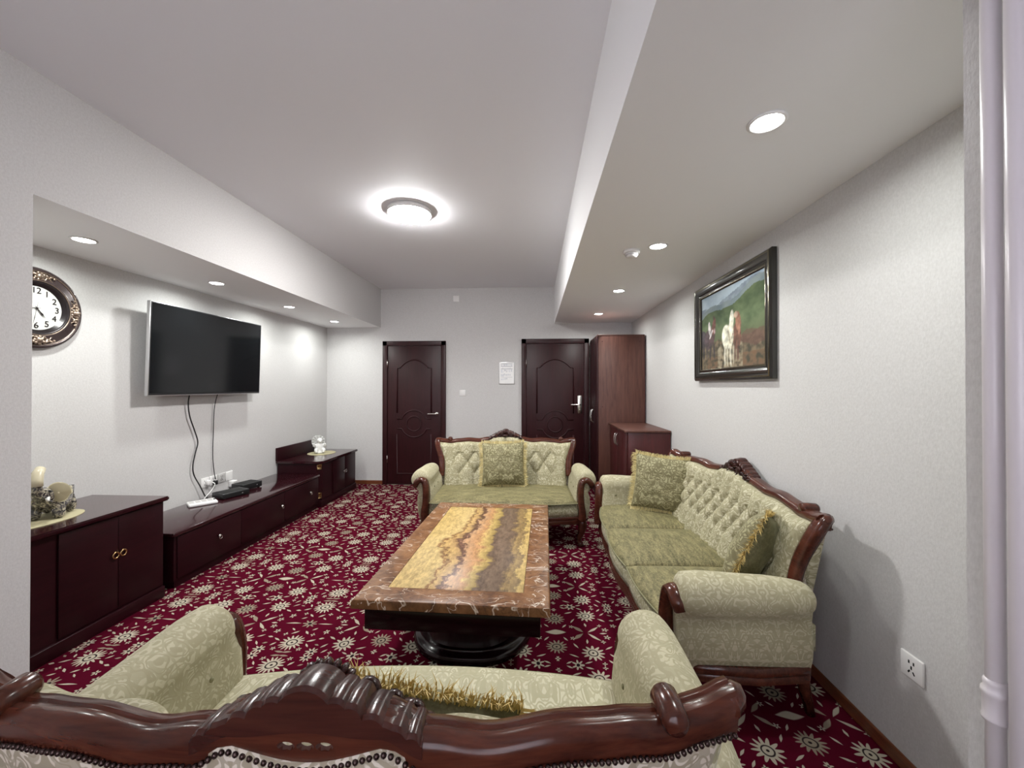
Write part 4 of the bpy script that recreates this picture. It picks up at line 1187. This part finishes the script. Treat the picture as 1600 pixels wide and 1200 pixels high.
    def slab(x0, x1, z0, z1, crown, mat, nm, inset=0.0, rnd=.02, yb=-.02):
        bm = bmesh.new(); nxx, nyy = 30, 22; top = []; botr = []
        for j in range(nyy + 1):
            r = []
            for i in range(nxx + 1):
                s = i / nxx; t_ = j / nyy
                xm = x0 + (x1 - x0) * s
                yfv = yfront(max(-hw, min(hw, xm))) + inset
                y = yb + (yfv - yb) * t_
                lim = plan_w(y)
                x = max(-lim, min(lim, xm)) if abs(xm) > lim else xm
                if x0 <= -hw + .03: x = x if s > .5 else -lim + (x + hw - .012) * 1.0 if x < -lim else x
                es = min(s, 1 - s) * (x1 - x0); et = (1 - t_) * abs(yfv - yb)
                q = min(1, es / rnd) ; q2 = min(1, et / rnd)
                rz_ = (1 - (1 - q) ** 2) ** .5 * .5 + .5; rz2 = (1 - (1 - q2) ** 2) ** .5 * .5 + .5
                dome = (1 - abs(2 * s - 1) ** 3) * (1 - abs(2 * t_ - 1) ** 3.5)
                r.append((x, y, z0 + (z1 - z0) * min(rz_, rz2) + crown * dome))
            top.append(r)
        V = grid(bm, top)
        B_ = [[bm.verts.new((p.co.x, p.co.y, z0)) for p in r] for r in V]
        for j in range(nyy):
            for i in range(nxx): bm.faces.new((B_[j][i], B_[j][i + 1], B_[j + 1][i + 1], B_[j + 1][i]))
        for j in range(nyy):
            for i in (0, nxx): bm.faces.new((V[j][i], V[j + 1][i], B_[j + 1][i], B_[j][i]))
        for i in range(nxx):
            for j in (0, nyy): bm.faces.new((V[j][i], B_[j][i], B_[j][i + 1], V[j][i + 1]))
        return link(nm, bm, mat, root), [Vector(p) for p in top[-1]]
    slab(-hw, hw, .275, .384, 0, M['damask'], 'seat_base', .006, .004, .0)
    for k in range(ncs):
        a = -hw + 2 * hw * k / ncs + (.003 if k else 0); b = -hw + 2 * hw * (k + 1) / ncs - (.003 if k < ncs - 1 else 0)
        cu, front = slab(a, b, .382, .405, .026, M['seat'], 'seat_cushion', -.004, .035)
        bm = bmesh.new(); tube(bm, [(p.x, p.y - .003, .387) for p in front], .0048, 6); link('piping', bm, M['button'], cu)
    # ---- wooden base rail
    bm = bmesh.new(); path = []
    pl = [(-hw + .04, -.06), (-hw - .02, -.10), (-hw - .045, -.30), (-hw - .03, -sf + .08), (-hw + .03, -sf + .015)]
    pl += [(x, yfront(x) + .018) for x in [(-hw + .06) + (2 * hw - .12) * k / 24 for k in range(25)]]
    pl += [(hw - .03, -sf + .015), (hw + .03, -sf + .08), (hw + .045, -.30), (hw + .02, -.10), (hw - .04, -.06)]
    sec = [(-.012, -.034), (.012, -.034), (.016, -.018), (.010, -.006), (.016, .004), (.016, .022), (.008, .030), (-.012, .030)]
    rows = []
    P = [Vector((a, b, .248)) for a, b in pl]
    for i, p in enumerate(P):
        tt = (P[min(i + 1, len(P) - 1)] - P[max(i - 1, 0)]).normalized(); n = Vector((tt.y, -tt.x, 0))
        fx = 0 if (i < 5 or i > len(P) - 6) else .012 * abs(math.sin(PI * p.x / hw * 1.5))
        rows.append([p + n * q * (1) + Vector((0, 0, r + (-fx if r < -.01 else 0))) for q, r in sec])
    V = grid(bm, rows, closed_v=True); cap(bm, V[0]); cap(bm, V[-1])
    sharp(link('base_rail', bm, M['mahog'], root), 45)
    # ---- legs
    for s in (-1, 1):
        x = s * (hw - .035)
        pts = catmull([(x, .04 - sf, .265), (x + s * .020, .015 - sf, .20), (x + s * .012, .025 - sf, .13), (x - s * .004, .055 - sf, .065), (x + s * .004, .050 - sf, .022), (x + s * .014, .035 - sf, .0)], 6)
        rad = [ip([(0, .036), (.2, .040), (.5, .026), (.75, .017), (.88, .020), (1, .026)], k / (len(pts) - 1)) for k in range(len(pts))]
        bm = bmesh.new(); tube(bm, pts, rad, 12, up=Vector((0, 1, 0))); link('leg', bm, M['mahog'], root)
        bm = bmesh.new(); x = s * (hw - .09)
        tube(bm, [(x, -.045, .26), (x, -.040, .12), (x + s * .004, -.015, 0.0)], [.030, .024, .018], 10, up=Vector((0, 1, 0))); link('leg', bm, M['mahog'], root)
    # ---- arms
    for s in (-1, 1):
        bm = bmesh.new(); rows = []; y0_, y1_ = -.085, -.002 - sf; ys = [y0_ + (y1_ - y0_) * q for q in (0, .025, .06, .11, .2, .32, .45, .58, .7, .82, .90, .95, .98, 1.0)]
        for y in ys:
            t_ = (y - y0_) / (y1_ - y0_)
            g_ = ip([(0, .45), (.03, .66), (.08, .82), (.30, .97), (.85, 1.06), (.95, 1.0), (.98, .84), (1.0, .58)], t_)
            cx, cz, rr = hw + .022, az + .008 * t_, .082 * (.9 + .1 * g_) * (g_ if g_ < 1 else g_)
            ins = 1 - min(1.0, g_)
            dz = az - .572; sec = [(hw - .085 + .03 * ins, .36), (hw - .080 + .03 * ins, .44 + dz), (hw - .072 + .02 * ins, .50 + dz)]
            for k in range(17):
                a = math.radians(195 - k * 255 / 16)
                sec.append((cx + rr * math.cos(a) * 1.02, cz + rr * math.sin(a)))
            sec += [(hw + .030, .480 + dz), (hw + .048 - .02 * ins, .44 + dz), (hw + .052 - .02 * ins, .38), (hw + .046 - .02 * ins, .31), (hw + .030 - .02 * ins, .255), (hw - .06, .255)]
            rows.append([(s * a, y, b) for a, b in sec])
        V = grid(bm, rows, closed_v=True); cap(bm, V[0]); cap(bm, V[-1])
        link('arm', bm, M['damask_arm'], root)
        # carved arm front
        f_ = -.022 - sf; pts = catmull([(s * (hw + .062), f_ + .024, .528 + dz), (s * (hw + .052), f_ + .016, .562 + dz), (s * (hw + .018), f_ + .008, .588 + dz), (s * (hw - .020), f_ + .004, .572 + dz), (s * (hw - .036), f_, .50 + dz), (s * (hw - .034), f_ - .003, .40), (s * (hw - .024), f_ - .003, .31), (s * (hw - .028), f_ + .002, .245)], 7)
        n_ = len(pts)
        sec = [(-.85, -1.0), (-.4, -1.25), (.4, -1.25), (.85, -1.0), (1.0, 0), (.85, 1.3), (-.85, 1.3), (-1.0, 0)]
        rad = [.026 * ip([(0, .75), (.12, 1.0), (.35, .85), (.7, .95), (1.0, 1.15)], k / (n_ - 1)) for k in range(n_)]
        bm = bmesh.new(); tube(bm, pts, rad, section=sec, up=Vector((0, 1, 0))); link('arm_front', bm, M['mahog'], root)
        bm = bmesh.new()
        for y, z in ((-.34, .495), (-.50, .495)): ball(bm, (s * (hw - .073), y, z), (.005, .008, .008))
        link('arm_buttons', bm, M['button'], root)
    return root

love = make_sofa(.70, 1, 'carved green velvet loveseat at the far end facing the camera, between the doors', 'loveseat', .155, .105, 3)
love.location = (-.297, 4.13, 0); love.rotation_euler = (0, 0, math.radians(2.5)); love['group'] = 'matching carved loveseats'
near = copy_tree(love)
for ch in near.children:
    if ch.name.startswith('seat_cushion'):      # same velvet, its pale pile sheen from behind painted into the colour
        ch.data = ch.data.copy(); ch.data.materials[0] = M['damask_pile_sheen']; ch['label'] = 'patterned seat cushion with pale pile sheen painted in'
near['label'] = 'carved velvet loveseat in the foreground seen from behind'
near.location = (-.345, .709, 0); near.rotation_euler = (0, 0, PI + math.radians(1.9))
sofa = make_sofa(.88, 3, 'long carved green velvet sofa with three seats along the right wall', 'sofa', .118, .072, 4)
sofa.location = (1.180, 2.585, 0); sofa.rotation_euler = (0, 0, -PI / 2 + math.radians(0.5))

# ------------------------------------------------------------------ cushions
def make_pillow(name, label, seed, size=.42, thick=.085, gold=0):
    rp = random.Random(seed)
    t = thing(name, label, 'cushion')
    h = size / 2
    for side, mt, nm in ((-1, M['pillow'], 'front_cover'), (1, M['pillow_back'], 'back_cover')):
        bm = bmesh.new(); rows = []; n = 26
        for j in range(n + 1):
            r = []
            for i in range(n + 1):
                u, v = -1 + 2 * i / n, -1 + 2 * j / n
                pinch = 1 - .07 * (1 - min(1, abs(v)) ** 2) * abs(u) ** 4
                pinch2 = 1 - .07 * (1 - min(1, abs(u)) ** 2) * abs(v) ** 4
                d = ((1 - u ** 2) * (1 - v ** 2)) ** .42
                wr = .006 * mnoise.noise(Vector((u * 3 + seed, v * 3, side))) * d
                r.append((u * h * pinch, side * (thick * d + wr * 2), v * h * pinch2))
            rows.append(r)
        grid(bm, rows); link(nm, bm, mt, t)
    bm = bmesh.new()
    for e in range(4):
        for k in range(330):
            q = -1 + 2 * rp.random(); pin = h * (1 - .07 * (1 - q * q))
            base = {0: Vector((q * h, 0, pin)), 1: Vector((q * h, 0, -pin)), 2: Vector((pin, 0, q * h)), 3: Vector((-pin, 0, q * h))}[e]
            out = {0: Vector((0, 0, 1)), 1: Vector((0, 0, -1)), 2: Vector((1, 0, 0)), 3: Vector((-1, 0, 0))}[e]
            tan = {0: Vector((1, 0, 0)), 1: Vector((1, 0, 0)), 2: Vector((0, 0, 1)), 3: Vector((0, 0, 1))}[e]
            L = rp.uniform(.032, .060); sw = rp.uniform(-.6, .6); dy = rp.uniform(-.7, .7)
            base = base + Vector((0, rp.uniform(-.004, .004), 0)) - out * .006
            p1 = base + (out + tan * sw * .4 + Vector((0, dy * .5, 0))) * L * .55
            p2 = p1 + (out * .6 + tan * sw + Vector((0, dy, 0))) * L * .55 + Vector((0, 0, -.25 * L))
            wv = (tan + Vector((0, rp.uniform(-1, 1), 0))).normalized() * .0016
            a = [bm.verts.new(base - wv), bm.verts.new(base + wv), bm.verts.new(p1 + wv), bm.verts.new(p1 - wv), bm.verts.new(p2)]
            bm.faces.new(a[:4]); bm.faces.new((a[3], a[2], a[4]))
    tag(link('fringe', bm, M['fringe'] if gold else M['fringe2'], t, False), kind='stuff')
    return t
def place(o, loc, ax):
    o.location = loc; o.rotation_euler = ax
G = 'fringed velvet cushions'
p = make_pillow('fringed_cushion', 'square fringed green cushion in the middle of the far loveseat', 1); p['group'] = G
place(p, (-.305, 3.925, .640), (math.radians(-14), math.radians(-1), math.radians(3)))
p = make_pillow('fringed_cushion', 'square fringed cushion at the far end of the long sofa', 2); p['group'] = G
place(p, (.985, 3.20, .640), (math.radians(-13), math.radians(4), math.radians(-22)))
p = make_pillow('fringed_cushion', 'olive cushion turned edge-on with gold fringe at the near end of the long sofa', 3, .40, .085, 1); p['group'] = G
place(p, (1.075, 2.05, .600), (math.radians(-24), math.radians(-10), math.radians(-128)))
p = make_pillow('fringed_cushion', 'cushion showing its gold fringe behind the foreground loveseat crest', 4, .35, .075, 1); p['group'] = G
place(p, (-.225, .825, .612), (math.radians(-10), math.radians(-10), PI + math.radians(3)))
